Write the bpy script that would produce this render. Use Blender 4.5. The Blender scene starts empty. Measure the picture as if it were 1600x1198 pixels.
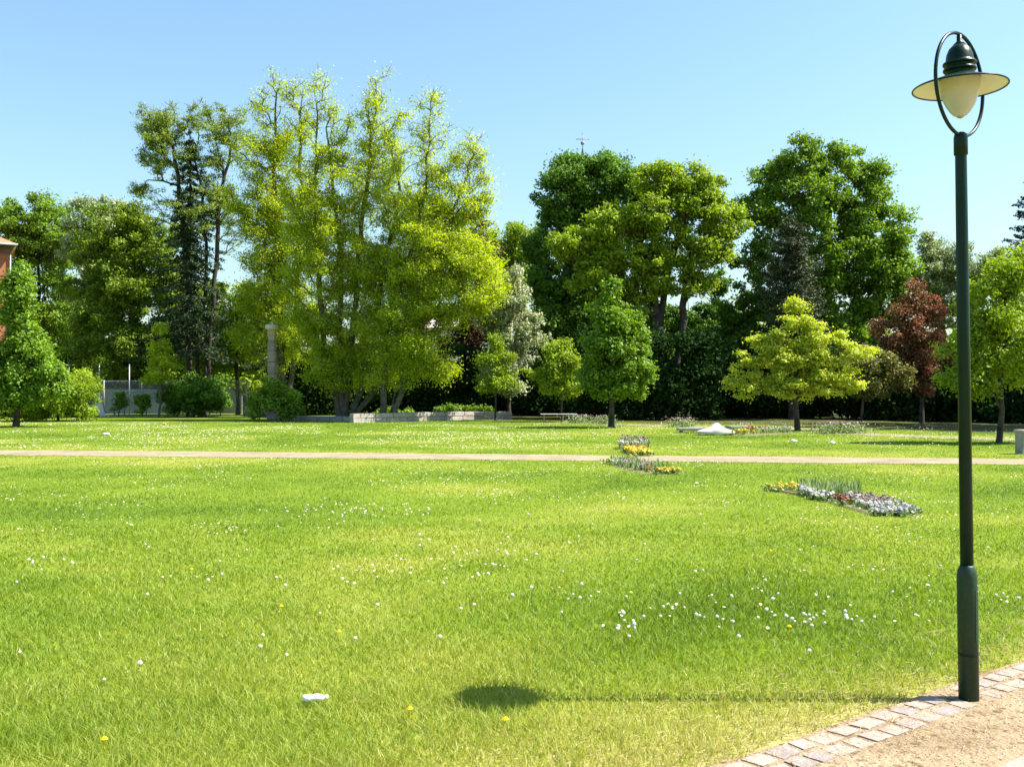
import bpy, bmesh, math, random
import numpy as np
from mathutils import Vector, Matrix
R = math.radians
F = 1555.0; HZ = 612.0; CAMH = 1.6
rng = np.random.default_rng(11); random.seed(5)
scn = bpy.context.scene
col = scn.collection

# ------------------------------------------------------------------ camera, light, sky
cam = bpy.data.objects.new('camera', bpy.data.cameras.new('camera')); col.objects.link(cam)
cam.location = (0, 0, CAMH); cam.rotation_euler = (R(90) + math.atan((HZ-599)/F), 0, 0)
cam.data.sensor_width = 36; cam.data.lens = 36*F/1600; cam.data.clip_end = 5000; cam.data.clip_start = 0.05
scn.camera = cam
SUN_EL, SUN_AZ = 52.8, 90.5        # azimuth measured clockwise from +Y
w = bpy.data.worlds.new('World'); scn.world = w; w.use_nodes = True
nt = w.node_tree; bg = nt.nodes['Background']
sky = nt.nodes.new('ShaderNodeTexSky'); sky.sky_type = 'NISHITA'; sky.sun_disc = False
sky.sun_elevation = R(SUN_EL); sky.sun_rotation = R(SUN_AZ)
sky.air_density = 1.4; sky.dust_density = 1.5; sky.ozone_density = 3.0
tm = nt.nodes.new('ShaderNodeMixRGB'); tm.blend_type = 'MULTIPLY'; tm.inputs['Fac'].default_value = 1; tm.inputs['Color2'].default_value = (.86, .98, 1.05, 1)
nt.links.new(sky.outputs[0], tm.inputs['Color1']); nt.links.new(tm.outputs[0], bg.inputs[0]); bg.inputs[1].default_value = 0.082
sl = bpy.data.lights.new('sun', 'SUN'); so = bpy.data.objects.new('sun', sl); col.objects.link(so)
sl.energy = 5.0; sl.angle = R(0.5); sl.color = (1.0, 0.95, 0.86)
e, a = R(SUN_EL), R(SUN_AZ)
sv = Vector((math.sin(a)*math.cos(e), math.cos(a)*math.cos(e), math.sin(e)))
so.rotation_euler = (-sv).to_track_quat('-Z', 'Y').to_euler()
so.location = sv*60
scn.view_settings.view_transform = 'Standard'; scn.view_settings.look = 'None'
scn.view_settings.exposure = 1.5; scn.view_settings.gamma = 1
scn.cycles.max_bounces = 8; scn.cycles.diffuse_bounces = 3; scn.cycles.transmission_bounces = 5
scn.cycles.glossy_bounces = 3; scn.cycles.transparent_max_bounces = 6
scn.cycles.caustics_reflective = False; scn.cycles.caustics_refractive = False

def gp(px, py):                       # ground point seen at a pixel of the photograph
    d = CAMH*F/(py-HZ); return np.array([(px-800)/F*d, d, 0.0])
def wp(px, py, d):
    return np.array([(px-800)/F*d, d, CAMH+(HZ-py)/F*d])

# ------------------------------------------------------------------ materials
def newmat(name):
    m = bpy.data.materials.new(name); m.use_nodes = True
    t = m.node_tree; b = t.nodes['Principled BSDF']; return m, t, b
def surf(name, c1, c2, scale=4, rough=.8, bump=0, bscale=30, c3=None, metallic=0, spec=.4, detail=6, coat=0):
    m, t, b = newmat(name)
    tc = t.nodes.new('ShaderNodeTexCoord'); n = t.nodes.new('ShaderNodeTexNoise')
    n.inputs['Scale'].default_value = scale; n.inputs['Detail'].default_value = detail
    t.links.new(tc.outputs['Object'], n.inputs['Vector'])
    r = t.nodes.new('ShaderNodeValToRGB'); r.color_ramp.elements[0].position = .35; r.color_ramp.elements[1].position = .65
    r.color_ramp.elements[0].color = (*c1, 1); r.color_ramp.elements[1].color = (*c2, 1)
    t.links.new(n.outputs['Fac'], r.inputs['Fac']); out = r.outputs['Color']
    if c3:
        n2 = t.nodes.new('ShaderNodeTexNoise'); n2.inputs['Scale'].default_value = scale*7.3; n2.inputs['Detail'].default_value = 4
        t.links.new(tc.outputs['Object'], n2.inputs['Vector'])
        r2 = t.nodes.new('ShaderNodeValToRGB'); r2.color_ramp.elements[0].position = .55; r2.color_ramp.elements[1].position = .68
        t.links.new(n2.outputs['Fac'], r2.inputs['Fac'])
        mx = t.nodes.new('ShaderNodeMixRGB'); t.links.new(r2.outputs['Color'], mx.inputs['Fac'])
        t.links.new(out, mx.inputs['Color1']); mx.inputs['Color2'].default_value = (*c3, 1); out = mx.outputs['Color']
    t.links.new(out, b.inputs['Base Color'])
    b.inputs['Roughness'].default_value = rough; b.inputs['Metallic'].default_value = metallic
    b.inputs['Specular IOR Level'].default_value = spec
    if coat: b.inputs['Coat Weight'].default_value = coat; b.inputs['Coat Roughness'].default_value = .15
    if bump:
        n3 = t.nodes.new('ShaderNodeTexNoise'); n3.inputs['Scale'].default_value = bscale; n3.inputs['Detail'].default_value = 5
        t.links.new(tc.outputs['Object'], n3.inputs['Vector'])
        bp = t.nodes.new('ShaderNodeBump'); bp.inputs['Strength'].default_value = bump; bp.inputs['Distance'].default_value = .02
        t.links.new(n3.outputs['Fac'], bp.inputs['Height']); t.links.new(bp.outputs['Normal'], b.inputs['Normal'])
    return m
def leafmat(name, cols, trans=.35, rough=.55, spec=.25):
    """cols: ramp stops over the per-leaf 'tint' attribute"""
    m, t, b = newmat(name)
    at = t.nodes.new('ShaderNodeAttribute'); at.attribute_name = 'tint'
    r = t.nodes.new('ShaderNodeValToRGB'); cr = r.color_ramp
    n = len(cols)
    while len(cr.elements) < n: cr.elements.new(.5)
    for i, c in enumerate(cols): cr.elements[i].position = i/(n-1); cr.elements[i].color = (*c, 1)
    t.links.new(at.outputs['Fac'], r.inputs['Fac'])
    t.links.new(r.outputs['Color'], b.inputs['Base Color'])
    b.inputs['Roughness'].default_value = rough; b.inputs['Specular IOR Level'].default_value = spec
    tr = t.nodes.new('ShaderNodeBsdfTranslucent')
    hs = t.nodes.new('ShaderNodeHueSaturation'); hs.inputs['Value'].default_value = 1.35; hs.inputs['Saturation'].default_value = 1.1
    hs.inputs['Hue'].default_value = .49
    t.links.new(r.outputs['Color'], hs.inputs['Color']); t.links.new(hs.outputs['Color'], tr.inputs['Color'])
    mx = t.nodes.new('ShaderNodeMixShader'); mx.inputs[0].default_value = trans
    t.links.new(b.outputs[0], mx.inputs[1]); t.links.new(tr.outputs[0], mx.inputs[2])
    t.links.new(mx.outputs[0], t.nodes['Material Output'].inputs['Surface'])
    return m
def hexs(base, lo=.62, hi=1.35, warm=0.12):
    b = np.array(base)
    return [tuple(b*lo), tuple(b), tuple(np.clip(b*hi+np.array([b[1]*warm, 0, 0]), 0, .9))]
LM = {
 'lime':   leafmat('lime_leaf',   hexs((.355,.455,.036), .66, 1.25, .10), .56),
 'olive':  leafmat('olive_leaf',  hexs((.165,.250,.022), .55, 1.5, .18), .35),
 'green':  leafmat('green_leaf',  hexs((.150,.265,.022), .55, 1.5, .12), .35),
 'fresh':  leafmat('fresh_leaf',  hexs((.225,.330,.020), .6, 1.4, .12), .38),
 'deep':   leafmat('deep_leaf',   hexs((.110,.215,.026), .55, 1.7, .05), .28, .6, .15),
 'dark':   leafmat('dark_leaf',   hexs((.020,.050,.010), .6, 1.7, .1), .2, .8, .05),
 'needle': leafmat('needle',      hexs((.030,.060,.022), .6, 1.7, .1), .08, .7),
 'pine':   leafmat('pine_needle', hexs((.060,.085,.038), .5, 1.8, .3), .1, .7),
 'yellow': leafmat('yellow_leaf', hexs((.44,.52,.060), .6, 1.25, .10), .42),
 'pale':   leafmat('pale_leaf',   hexs((.27,.34,.14), .55, 1.6, .1), .3),
 'copper': leafmat('copper_leaf', hexs((.065,.035,.012), .5, 1.9, .6), .25),
 'airy':   leafmat('airy_leaf',   hexs((.25,.35,.055), .55, 1.4, .1), .45),
 'red':    leafmat('red_leaf',    [(.06,.065,.02),(.15,.09,.035),(.29,.10,.05),(.50,.19,.11)], .3),
 'bronze': leafmat('bronze_leaf', [(.05,.06,.012),(.17,.17,.035),(.36,.33,.10)], .3),
 'bloom':  leafmat('bloom_petal', [(.34,.38,.18),(.62,.62,.44),(.80,.79,.66)], .3),
}
BARK = surf('bark', (.022,.018,.012), (.07,.058,.042), 3, .95, .8, 14)
BARKP = surf('pale_bark', (.055,.05,.035), (.13,.11,.08), 3, .95, .8, 14)

# ------------------------------------------------------------------ mesh helpers
def mesh_np(name, V, faces_n, idx, mat, parent=None, tint=None, smooth=False, mats=None, midx=None):
    """V (n,3); faces_n loop counts; idx flat loop vertex indices"""
    me = bpy.data.meshes.new(name)
    V = np.ascontiguousarray(V, dtype=np.float32); fn = np.asarray(faces_n, dtype=np.int32); ix = np.asarray(idx, dtype=np.int32)
    me.vertices.add(len(V)); me.vertices.foreach_set('co', V.ravel())
    me.loops.add(len(ix)); me.loops.foreach_set('vertex_index', ix)
    me.polygons.add(len(fn)); st = np.zeros(len(fn), dtype=np.int32); st[1:] = np.cumsum(fn)[:-1]
    me.polygons.foreach_set('loop_start', st)
    if tint is not None:
        at = me.attributes.new('tint', 'FLOAT', 'FACE'); at.data.foreach_set('value', np.asarray(tint, dtype=np.float32))
    me.update(calc_edges=True)
    for m in (mats or [mat]): me.materials.append(m)
    if midx is not None: me.polygons.foreach_set('material_index', np.asarray(midx, dtype=np.int32))
    if smooth: me.polygons.foreach_set('use_smooth', np.ones(len(fn), dtype=bool))
    o = bpy.data.objects.new(name, me); col.objects.link(o)
    if parent: o.parent = parent
    return o
def bmobj(name, bm, mat, parent=None, smooth=False):
    me = bpy.data.meshes.new(name); bmesh.ops.recalc_face_normals(bm, faces=bm.faces); bm.to_mesh(me); bm.free()
    for m in (mat if isinstance(mat, list) else [mat]): me.materials.append(m)
    if smooth:
        for p in me.polygons: p.use_smooth = True
    o = bpy.data.objects.new(name, me); col.objects.link(o)
    if parent: o.parent = parent
    return o
def thing(name, label, cat, loc=(0,0,0), group=None, kind=None):
    o = bpy.data.objects.new(name, None); col.objects.link(o); o.location = loc; o.empty_display_size = .3
    return tag(o, label, cat, group, kind)
def tag(o, label=None, cat=None, group=None, kind=None):
    if label: o['label'] = label
    if cat: o['category'] = cat
    if group: o['group'] = group
    if kind: o['kind'] = kind
    return o
def box(bm, c, s, rz=0, bev=0, taper=1):
    g = bmesh.ops.create_cube(bm, size=1); vs = g['verts']
    for v in vs:
        k = taper if v.co.z > 0 else 1
        v.co = Vector((v.co.x*s[0]*k, v.co.y*s[1]*k, v.co.z*s[2]))
    if bev:
        es = list({e for v in vs for e in v.link_edges})
        r = bmesh.ops.bevel(bm, geom=es, offset=bev, segments=2, affect='EDGES'); vs = list({v for f in r['faces'] for v in f.verts} | {v for v in vs if v.is_valid})
    M = Matrix.Translation(c) @ Matrix.Rotation(rz, 4, 'Z')
    for v in vs: v.co = M @ v.co
    return vs
def lathe(bm, prof, n=32, c=(0,0,0), cap=True):
    rings = []
    for r, z in prof:
        rings.append([bm.verts.new((c[0]+r*math.cos(2*math.pi*i/n), c[1]+r*math.sin(2*math.pi*i/n), c[2]+z)) for i in range(n)])
    for A, B in zip(rings, rings[1:]):
        for i in range(n): bm.faces.new((A[i], A[(i+1) % n], B[(i+1) % n], B[i]))
    if cap:
        if prof[0][0] > 1e-4: bm.faces.new(rings[0])
        if prof[-1][0] > 1e-4: bm.faces.new(rings[-1])
    return rings
def tube(bm, pts, rad, n=8, closed=False):
    pts = [Vector(p) for p in pts]; m = len(pts); rings = []
    up = Vector((0.13, .31, 1)).normalized()
    for i, p in enumerate(pts):
        a = pts[i-1] if (i > 0 or closed) else p; b = pts[(i+1) % m] if (i < m-1 or closed) else p
        t = (b-a).normalized(); u = t.cross(up)
        if u.length < .05: u = t.cross(Vector((1, 0, 0)))
        u.normalize(); v = t.cross(u); r = rad[i] if hasattr(rad, '__len__') else rad
        rings.append([bm.verts.new(p+(u*math.cos(2*math.pi*k/n)+v*math.sin(2*math.pi*k/n))*r) for k in range(n)])
    for i in range(m if closed else m-1):
        A, B = rings[i], rings[(i+1) % m]
        for k in range(n): bm.faces.new((A[k], A[(k+1) % n], B[(k+1) % n], B[k]))
    if not closed: bm.faces.new(rings[0]); bm.faces.new(rings[-1])

# ------------------------------------------------------------------ value noise
_G = rng.random((256, 256))
def vnoise(x, y, s):
    x = np.asarray(x)/s+1000.3; y = np.asarray(y)/s+1000.7
    xi = np.floor(x).astype(int); yi = np.floor(y).astype(int); fx = x-xi; fy = y-yi
    fx = fx*fx*(3-2*fx); fy = fy*fy*(3-2*fy)
    g = lambda i, j: _G[i % 256, j % 256]
    return (g(xi,yi)*(1-fx)+g(xi+1,yi)*fx)*(1-fy)+(g(xi,yi+1)*(1-fx)+g(xi+1,yi+1)*fx)*fy

# ------------------------------------------------------------------ foliage
def leaf_arrays(P, N, size, asp=.55, jit=.35):
    """diamond leaves at P facing N"""
    n = len(P)
    N = N/np.maximum(np.linalg.norm(N, axis=1, keepdims=True), 1e-6)
    T = rng.normal(size=(n, 3)); T -= (T*N).sum(1, keepdims=True)*N; T /= np.maximum(np.linalg.norm(T, axis=1, keepdims=True), 1e-6)
    B = np.cross(N, T)
    s = size*(1+jit*rng.uniform(-1, 1, (n, 1)))
    h = T*s*.5; wv = B*s*asp*.5
    V = np.stack([P-h, P+wv-h*.1, P+h, P-wv-h*.1], 1).reshape(-1, 3)
    return V
def dirs(n):
    d = rng.normal(size=(n, 3)); return d/np.linalg.norm(d, axis=1, keepdims=True)
def foliage(C, Rr, leaf, cov, flat=.8, up=.35, tv=.25, lo=.45, asp=.6, droop=0, fuzz=(.24, .42)):
    """leaves in puffs; returns V, tint"""
    area = leaf*leaf*asp*.5
    k = np.maximum((cov*4*math.pi*Rr**2/area*rng.uniform(.7, 1.3, len(Rr))).astype(int), 3)
    own = np.repeat(np.arange(len(C)), k); n = len(own)
    d = dirs(n); rr = (lo+(1-lo)*rng.random(n)**.6)
    wob = 1+.35*np.sin(d[:, 0]*5+own*1.7)*np.sin(d[:, 1]*6+own*.9)
    sx = rng.uniform(.6, 1.5, (len(C), 3)); sx[:, 2] = rng.uniform(.7, 1.15, len(C)); off = d*(rr*Rr[own]*wob)[:, None]*sx[own]; off[:, 2] *= flat
    out = rng.random(n) < fuzz[0]; off[out] += rng.normal(0, 1, (out.sum(), 3))*(Rr[own][out]*fuzz[1])[:, None]
    out = rng.random(n) < .003; off[out] *= 1.4
    if droop: off[:, 2] -= droop*(off[:, 0]**2+off[:, 1]**2)/Rr[own]
    P = C[own]+off
    N = d*.55+np.array([0, 0, up])+dirs(n)*.75
    pt = rng.normal(0, tv*.55, len(C))
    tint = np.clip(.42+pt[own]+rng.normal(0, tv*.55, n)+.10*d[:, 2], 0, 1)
    return P, N, tint
def mk_leaves(name, P, N, tint, leaf, asp, mat, parent):
    V = leaf_arrays(P, N, leaf, asp); n = len(P)
    o = mesh_np(name, V, np.full(n, 4), np.arange(4*n), mat, parent, tint)
    return o
def skeleton(stems, targets, r_tip=.018, expo=.46, rmax=.35, wander=.05):
    """stems: list of polylines (already world).  Greedy attachment of targets -> tubes arrays"""
    pts = []; par = []; pl = []
    for s in stems:
        s = np.asarray(s, float); prev = -1
        dense = []
        for a_, b_ in zip(s[:-1], s[1:]):
            k = max(2, int(np.linalg.norm(b_-a_)/.8)); dense += [a_+(b_-a_)*t for t in np.linspace(0, 1, k, endpoint=False)]
        dense.append(s[-1])
        for i, p in enumerate(dense):
            q = p+(rng.normal(0, wander, 3) if i else 0)
            pts.append(q); par.append(prev); pl.append(0 if prev < 0 else pl[prev]+np.linalg.norm(q-pts[prev])); prev = len(pts)-1
    n0 = len(pts); lowz = {i: pts[i][2] for i in range(n0)}
    base_z = min(lowz.values()); H = max(max(lowz.values())-base_z, 1)
    order = np.argsort([np.min(np.linalg.norm(np.array(pts)-t, axis=1)) for t in targets])
    for ti in order:
        t = targets[ti]; A = np.array(pts); d = t-A; L = np.linalg.norm(d, axis=1)
        cost = L+.25*np.array(pl)+1.6*np.maximum(0, -d[:, 2]+.15*L)+(A[:, 2]-base_z < .12*H)*3
        p = int(np.argmin(cost)); a_ = A[p]; k = max(2, int(L[p]/.9)+1)
        for j in range(1, k+1):
            f = j/k; q = a_+(t-a_)*f; q[2] += .12*L[p]*math.sin(math.pi*f)*(1 if d[p][2] > 0 else .5)
            if j < k: q += rng.normal(0, .05*L[p]**.7, 3)
            pts.append(q); par.append(p if j == 1 else len(pts)-2); pl.append(pl[par[-1]]+L[p]/k)
    n = len(pts); cnt = np.zeros(n); ch = np.zeros(n, int)
    for i in range(n): 
        if par[i] >= 0: ch[par[i]] += 1
    for i in range(n-1, -1, -1):
        if ch[i] == 0: cnt[i] += 1
        if par[i] >= 0: cnt[par[i]] += cnt[i]
    rad = r_tip*cnt**expo
    A = np.array(pts); par = np.array(par)
    # gentle extra taper along the first stems
    m = max(rad.max(), 1e-6); 
    if m > rmax: rad *= rmax/m; rad = np.maximum(rad, r_tip*.7)
    return A, par, rad
def tubes_np(P0, P1, R0, R1, n=6):
    d = P1-P0; L = np.maximum(np.linalg.norm(d, axis=1, keepdims=True), 1e-6); t = d/L
    ref = np.where(np.abs(t[:, 2:3]) > .9, np.array([[1., 0, 0]]), np.array([[0, 0, 1.]]))
    u = np.cross(t, ref); u /= np.linalg.norm(u, axis=1, keepdims=True); v = np.cross(t, u)
    ang = np.arange(n)*2*math.pi/n; c, s = np.cos(ang), np.sin(ang)
    ring = u[:, None, :]*c[None, :, None]+v[:, None, :]*s[None, :, None]
    P0 = P0-t*R0[:, None]*.25; P1 = P1+t*R1[:, None]*.25
    A = P0[:, None]+ring*R0[:, None, None]; B = P1[:, None]+ring*R1[:, None, None]
    V = np.concatenate([A, B], 1).reshape(-1, 3); m = len(P0)
    k = np.arange(n); f = np.stack([k, (k+1) % n, n+(k+1) % n, n+k], 1)
    idx = (f[None]+(np.arange(m)*2*n)[:, None, None]).reshape(-1)
    return V, np.full(m*n, 4), idx
def wood(name, A, par, rad, mat, parent, n=7, extra=None):
    i = np.where(par >= 0)[0]; P0, P1, R0, R1 = A[par[i]], A[i], rad[par[i]], rad[i]
    root = par[par[i]] < 0
    R0 = np.minimum(R0, R1*1.6); R0 = np.where(root, R1*1.5, R0)
    if extra is not None:
        P0 = np.concatenate([P0, extra[0]]); P1 = np.concatenate([P1, extra[1]]); R0 = np.concatenate([R0, extra[2]]); R1 = np.concatenate([R1, extra[3]])
    V, fn, ix = tubes_np(P0, P1, R0, R1, n)
    return mesh_np(name, V, fn, ix, mat, parent, smooth=True)

def blobs_to_puffs(blobs, d, pr, fill, dep=.85, grow=1.12):
    C = []; W = []
    for bl in blobs:
        cx, cy, rx, ry = bl[:4]; dd = bl[4] if len(bl) > 4 else 0
        c = wp(cx, cy, d+dd); ax = rx/F*d; az = ry/F*d; ay = max(min(ax, az*1.6), .3)*dep
        S = 4*math.pi*((ax*ay+ax*az+ay*az)/3); n = max(4, int(1.35*fill*S/(math.pi*pr*pr)))
        dr = dirs(n); rr = .25+.80*rng.random(n)**.5
        g_ = grow; sh = np.array([max(ax*g_-pr*.45, ax*.4), max(ay*g_-pr*.45, ay*.4), max(az*g_-pr*.45, az*.4)])
        ph = rng.uniform(0, 6.3, 6); nz = np.sin(dr[:, 0]*4.2+ph[0])*np.sin(dr[:, 2]*5+ph[1])+np.sin(dr[:, 1]*5.3+ph[2])*np.sin(dr[:, 2]*8+dr[:, 0]*5+ph[3]); kp = (rr < .62) | (nz > -.34); rr = rr*(1+.18*np.clip(nz, -1, 1)); dr, rr = dr[kp], rr[kp]
        C.append(c+dr*rr[:, None]*sh); W.append(np.full(n, 1.0))
    C = np.concatenate(C); C = C[C[:, 2] > .25]
    Rr = pr*rng.uniform(.45, 1.15, len(C))
    return C, Rr

def tree(name, label, cat, base, blobs, mat, pr=.9, fill=1.1, cov=.5, leaf=.2, asp=.6, stems=None, bark=BARK,
         flat=.75, up=.35, dep=.85, lo=.4, droop=0, rmax=.3, rtip=.02, twigs=0, bloom=None, group=None, tv=.25, d=None, sparse_top=None,
         fillin=.5, grow=1.12, fuzz=(.24, .34)):
    """base: px of the foot (x, y); blobs in px of the photo at the tree's own distance"""
    b = gp(*base) if d is None else np.array([(base[0]-800)/F*d, d, 0.0]); d = b[1]
    root = thing(name, label, cat, tuple(b), group)
    if pr > .7 and name != 'hedge_shrub':
        pr *= .66; fill *= 1.12
        if mat != 'lime': grow = max(grow, 1.2); leaf *= .86
    C, Rr = blobs_to_puffs(blobs, d, pr, fill, dep, grow)
    if sparse_top:                      # thinner leaves above a height, so that twigs and sky show
        z0, z1, f = sparse_top
        z0 = CAMH+(HZ-z0)/F*d; z1 = CAMH+(HZ-z1)/F*d
        k = np.clip((C[:, 2]-z0)/(z1-z0), 0, 1); cv = 1+(f-1)*k
    else: cv = np.ones(len(C))
    if stems is None:
        top = max(C[:, 2])*.86; m = C[:, :2].mean(0)
        stems = [[b+[0,0,-.1], b*.7+np.array([m[0], m[1], 0])*.3+[0,0,top*.4], np.array([m[0], m[1], top])]]
    else:
        stems = [[(np.array([(p[0]-800)/F*(d+(p[2] if len(p) > 2 else 0)), d+(p[2] if len(p) > 2 else 0), max(CAMH+(HZ-p[1])/F*d, -.1)])) for p in s] for s in stems]
        for s in stems: s[0][2] = -.1
    A, par, rad = skeleton(stems, C, rtip, .47, rmax)
    if fillin > 0:
        zlo = C[:, 2].min(); nd = np.where((par >= 0) & (rad < np.quantile(rad, .8)) & (A[:, 2] > zlo+.2))[0]
        nd = nd[rng.random(len(nd)) < fillin]; q = A[nd]+rng.normal(0, pr*.35, (len(nd), 3))
        C = np.concatenate([C, q]); Rr = np.concatenate([Rr, pr*rng.uniform(.4, .9, len(q))]); cv = np.ones(len(C))
    extra = None; TP = []; 
    if twigs:
        k = twigs; own = np.repeat(np.arange(len(C)), k); dr = dirs(len(own)); dr[:, 2] = np.abs(dr[:, 2])*.8+.1
        T1 = C[own]+dr*(Rr[own]*rng.uniform(.8, 1.5, len(own)))[:, None]
        extra = (C[own], T1, np.full(len(own), rtip*.55), np.full(len(own), rtip*.3)); 
    mid = A-np.array(b)
    o = wood('trunk', A-b, par, rad, bark, root, extra=None if extra is None else (extra[0]-b, extra[1]-b, extra[2], extra[3]))
    P, N, tint = foliage(C-b, Rr*np.sqrt(cv)**0, leaf, cov, flat, up, tv, lo, asp, droop, fuzz)
    if sparse_top:
        # recompute ownership by nearest height: thin by leaf height
        k = np.clip((P[:, 2]-z0)/(z1-z0), 0, 1); keep = rng.random(len(P)) < 1+(f-1)*k
        P, N, tint = P[keep], N[keep], tint[keep]
    z = P[:, 2] > .03; P, N, tint = P[z], N[z], tint[z]
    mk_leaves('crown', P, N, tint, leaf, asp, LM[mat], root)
    if bloom:                           # upright candles / flower clusters over the outer crown
        n, size, sel = bloom
        i = rng.choice(len(P), n, replace=False, p=None); q = P[i]; cen = (C-b).mean(0)
        dr = dirs(n*14); own = np.repeat(np.arange(n), 14)
        Q = q[own]+dr*np.array([.4, .4, 1.0])*size*rng.random((n*14, 1))
        mk_leaves('blossom', Q, dr+[0,-.3,.4], rng.random(len(Q)), size*.45, .8, LM['bloom'], root)
    return root

def conifer(name, label, cat, foot, d, top, half_w, low, mat='needle', layers=22, droop=.25, dens=1.0, leaf=.16, seed=1, profile=1.0, bark=BARK, rt=.2):
    r = np.random.default_rng(seed)
    b = np.array([(foot-800)/F*d, d, 0.0]); H = CAMH+(HZ-top)/F*d; W = half_w/F*d; z0 = CAMH+(HZ-low)/F*d
    root = thing(name, label, cat, tuple(b))
    n = 14; zs = np.linspace(-.1, H, n); P0 = np.stack([np.zeros(n-1), np.zeros(n-1), zs[:-1]], 1); P1 = np.stack([np.zeros(n-1), np.zeros(n-1), zs[1:]], 1)
    P0[:, 0] += .05*np.sin(zs[:-1]); P1[:, 0] += .05*np.sin(zs[1:])
    ra = rt*(1-zs/H)**.8+.02; E = [P0, P1, ra[:-1], ra[1:]]
    S0, S1, SR = [], [], []; LP, LN = [], []
    for i in range(layers):
        f = i/(layers-1); z = z0+(H-z0)*f**.95; k = r.integers(5, 8); Lw = W*((1-f)**profile)*.95+.15
        for j in range(k):
            az = 2*math.pi*(j+r.random()*.8)/k; L = Lw*r.uniform(.55, 1.12); zz = z+r.uniform(-.15, .15)
            dirv = np.array([math.cos(az), math.sin(az), 0]); m = 5; prev = np.array([0, 0, zz])
            for q in range(1, m+1):
                t = q/m; p = dirv*L*t+np.array([0, 0, zz-droop*L*(t**1.5)+.14*L*t**4+r.normal(0, .03)])
                S0.append(prev); S1.append(p); SR.append(.035*(1-t)+.008)
                cnt = int(dens*26*(L/m)/.4)
                u = r.random(cnt)[:, None]; side = np.array([-dirv[1], dirv[0], 0])
                wd = (.12+.30*math.sin(math.pi*min(t*.9+.08, 1)))*max(.5, min(L*.45, 1))
                lat = r.normal(0, wd, cnt)[:, None]; Q = prev+(p-prev)*u+side*lat+np.array([0, 0, 1])*(-np.abs(lat)*.45-r.random((cnt, 1))*.16)
                LP.append(Q); LN.append(np.array([0, 0, .8])+dirv*.3+r.normal(0, .6, (cnt, 3)))
                prev = p
    S0, S1, SR = np.array(S0), np.array(S1), np.array(SR)
    V, fn, ix = tubes_np(np.concatenate([P0, S0]), np.concatenate([P1, S1]), np.concatenate([ra[:-1], SR]), np.concatenate([ra[1:], SR*.8]), 6)
    mesh_np('trunk', V, fn, ix, bark, root, smooth=True)
    LP, LN = np.concatenate(LP), np.concatenate(LN); t = np.clip(.4+r.normal(0, .2, len(LP)), 0, 1)
    mk_leaves('crown', LP, LN, t, leaf, .45, LM[mat], root)
    return root

# ------------------------------------------------------------------ GROUND
U = np.array([.795, .607]); NRM = np.array([.607, -.795]); E0 = np.array([.969, 4.305])     # edge of the cobbles
def edge_t(x, y): return (x-E0[0])*NRM[0]+(y-E0[1])*NRM[1]
PA, PB = gp(0, 706.8)[:2], gp(1600, 721.3)[:2]; PD = (PB-PA)/np.linalg.norm(PB-PA); PN = np.array([-PD[1], PD[0]])
def path_t(x, y): return (x-PA[0])*PN[0]+(y-PA[1])*PN[1]
def dry(x, y):
    """how dry and yellow the turf is, 0..1"""
    a_ = vnoise(x, y, 3.1)*.5+vnoise(x, y, 1.1)*.3+vnoise(x, y, .4)*.2
    k = .36+(a_-.5)*1.05
    t = path_t(x, y); k += .34*np.exp(-((t+2.6)/1.9)**2)*(vnoise(x, y, 2.2)*1.2)*np.where(np.asarray(x) < 3, 1, .6)
    k += .26*np.exp(-((t-2.2)/1.4)**2)*vnoise(x, y, 2.)
    e_ = -edge_t(x, y); k += .72*np.exp(-np.maximum(e_, 0)/.42)*(.45+vnoise(x, y, .3))+.22*np.exp(-(np.hypot(np.asarray(x)-1.3, (np.asarray(y)-4.6)*1.3)/1.3)**2)
    k += .03*(np.asarray(y) < 7)
    return np.clip(k, 0, 1)
xs = np.concatenate([[-2500, -600, -150], np.linspace(-60, 60, 241), [150, 600, 2500]])
ys = np.concatenate([[-2500, -300, -40], np.linspace(-2, 98, 301), [200, 600, 2500]])
X, Y = np.meshgrid(xs, ys); V = np.stack([X.ravel(), Y.ravel(), np.zeros(X.size)], 1)
nx, ny = len(xs), len(ys); i, j = np.meshgrid(np.arange(nx-1), np.arange(ny-1)); q = (j*nx+i).ravel()
idx = np.stack([q, q+1, q+nx+1, q+nx], 1)
gm, t, b = newmat('lawn_soil')
at = t.nodes.new('ShaderNodeAttribute'); at.attribute_name = 'dry'
r = t.nodes.new('ShaderNodeValToRGB'); cr = r.color_ramp; cr.elements.new(.5); cr.elements.new(.75)
for el, p, c in zip(cr.elements, (0, .4, .7, 1), ((.085,.150,.008), (.15,.22,.014), (.25,.27,.04), (.33,.29,.10))): el.position = p; el.color = (*c, 1)
t.links.new(at.outputs['Fac'], r.inputs['Fac'])
tc = t.nodes.new('ShaderNodeTexCoord'); n1 = t.nodes.new('ShaderNodeTexNoise'); n1.inputs['Scale'].default_value = 28; n1.inputs['Detail'].default_value = 9; n1.inputs['Roughness'].default_value = .75
t.links.new(tc.outputs['Object'], n1.inputs['Vector'])
mr = t.nodes.new('ShaderNodeMapRange'); mr.inputs['From Min'].default_value = .3; mr.inputs['From Max'].default_value = .7; mr.inputs['To Min'].default_value = .35; mr.inputs['To Max'].default_value = 1.25
t.links.new(n1.outputs['Fac'], mr.inputs['Value'])
mx = t.nodes.new('ShaderNodeMixRGB'); mx.blend_type = 'MULTIPLY'; mx.inputs['Fac'].default_value = 1
t.links.new(r.outputs['Color'], mx.inputs['Color1']); t.links.new(mr.outputs['Result'], mx.inputs['Color2']); t.links.new(mx.outputs['Color'], b.inputs['Base Color'])
b.inputs['Roughness'].default_value = .95; b.inputs['Specular IOR Level'].default_value = .1
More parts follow.
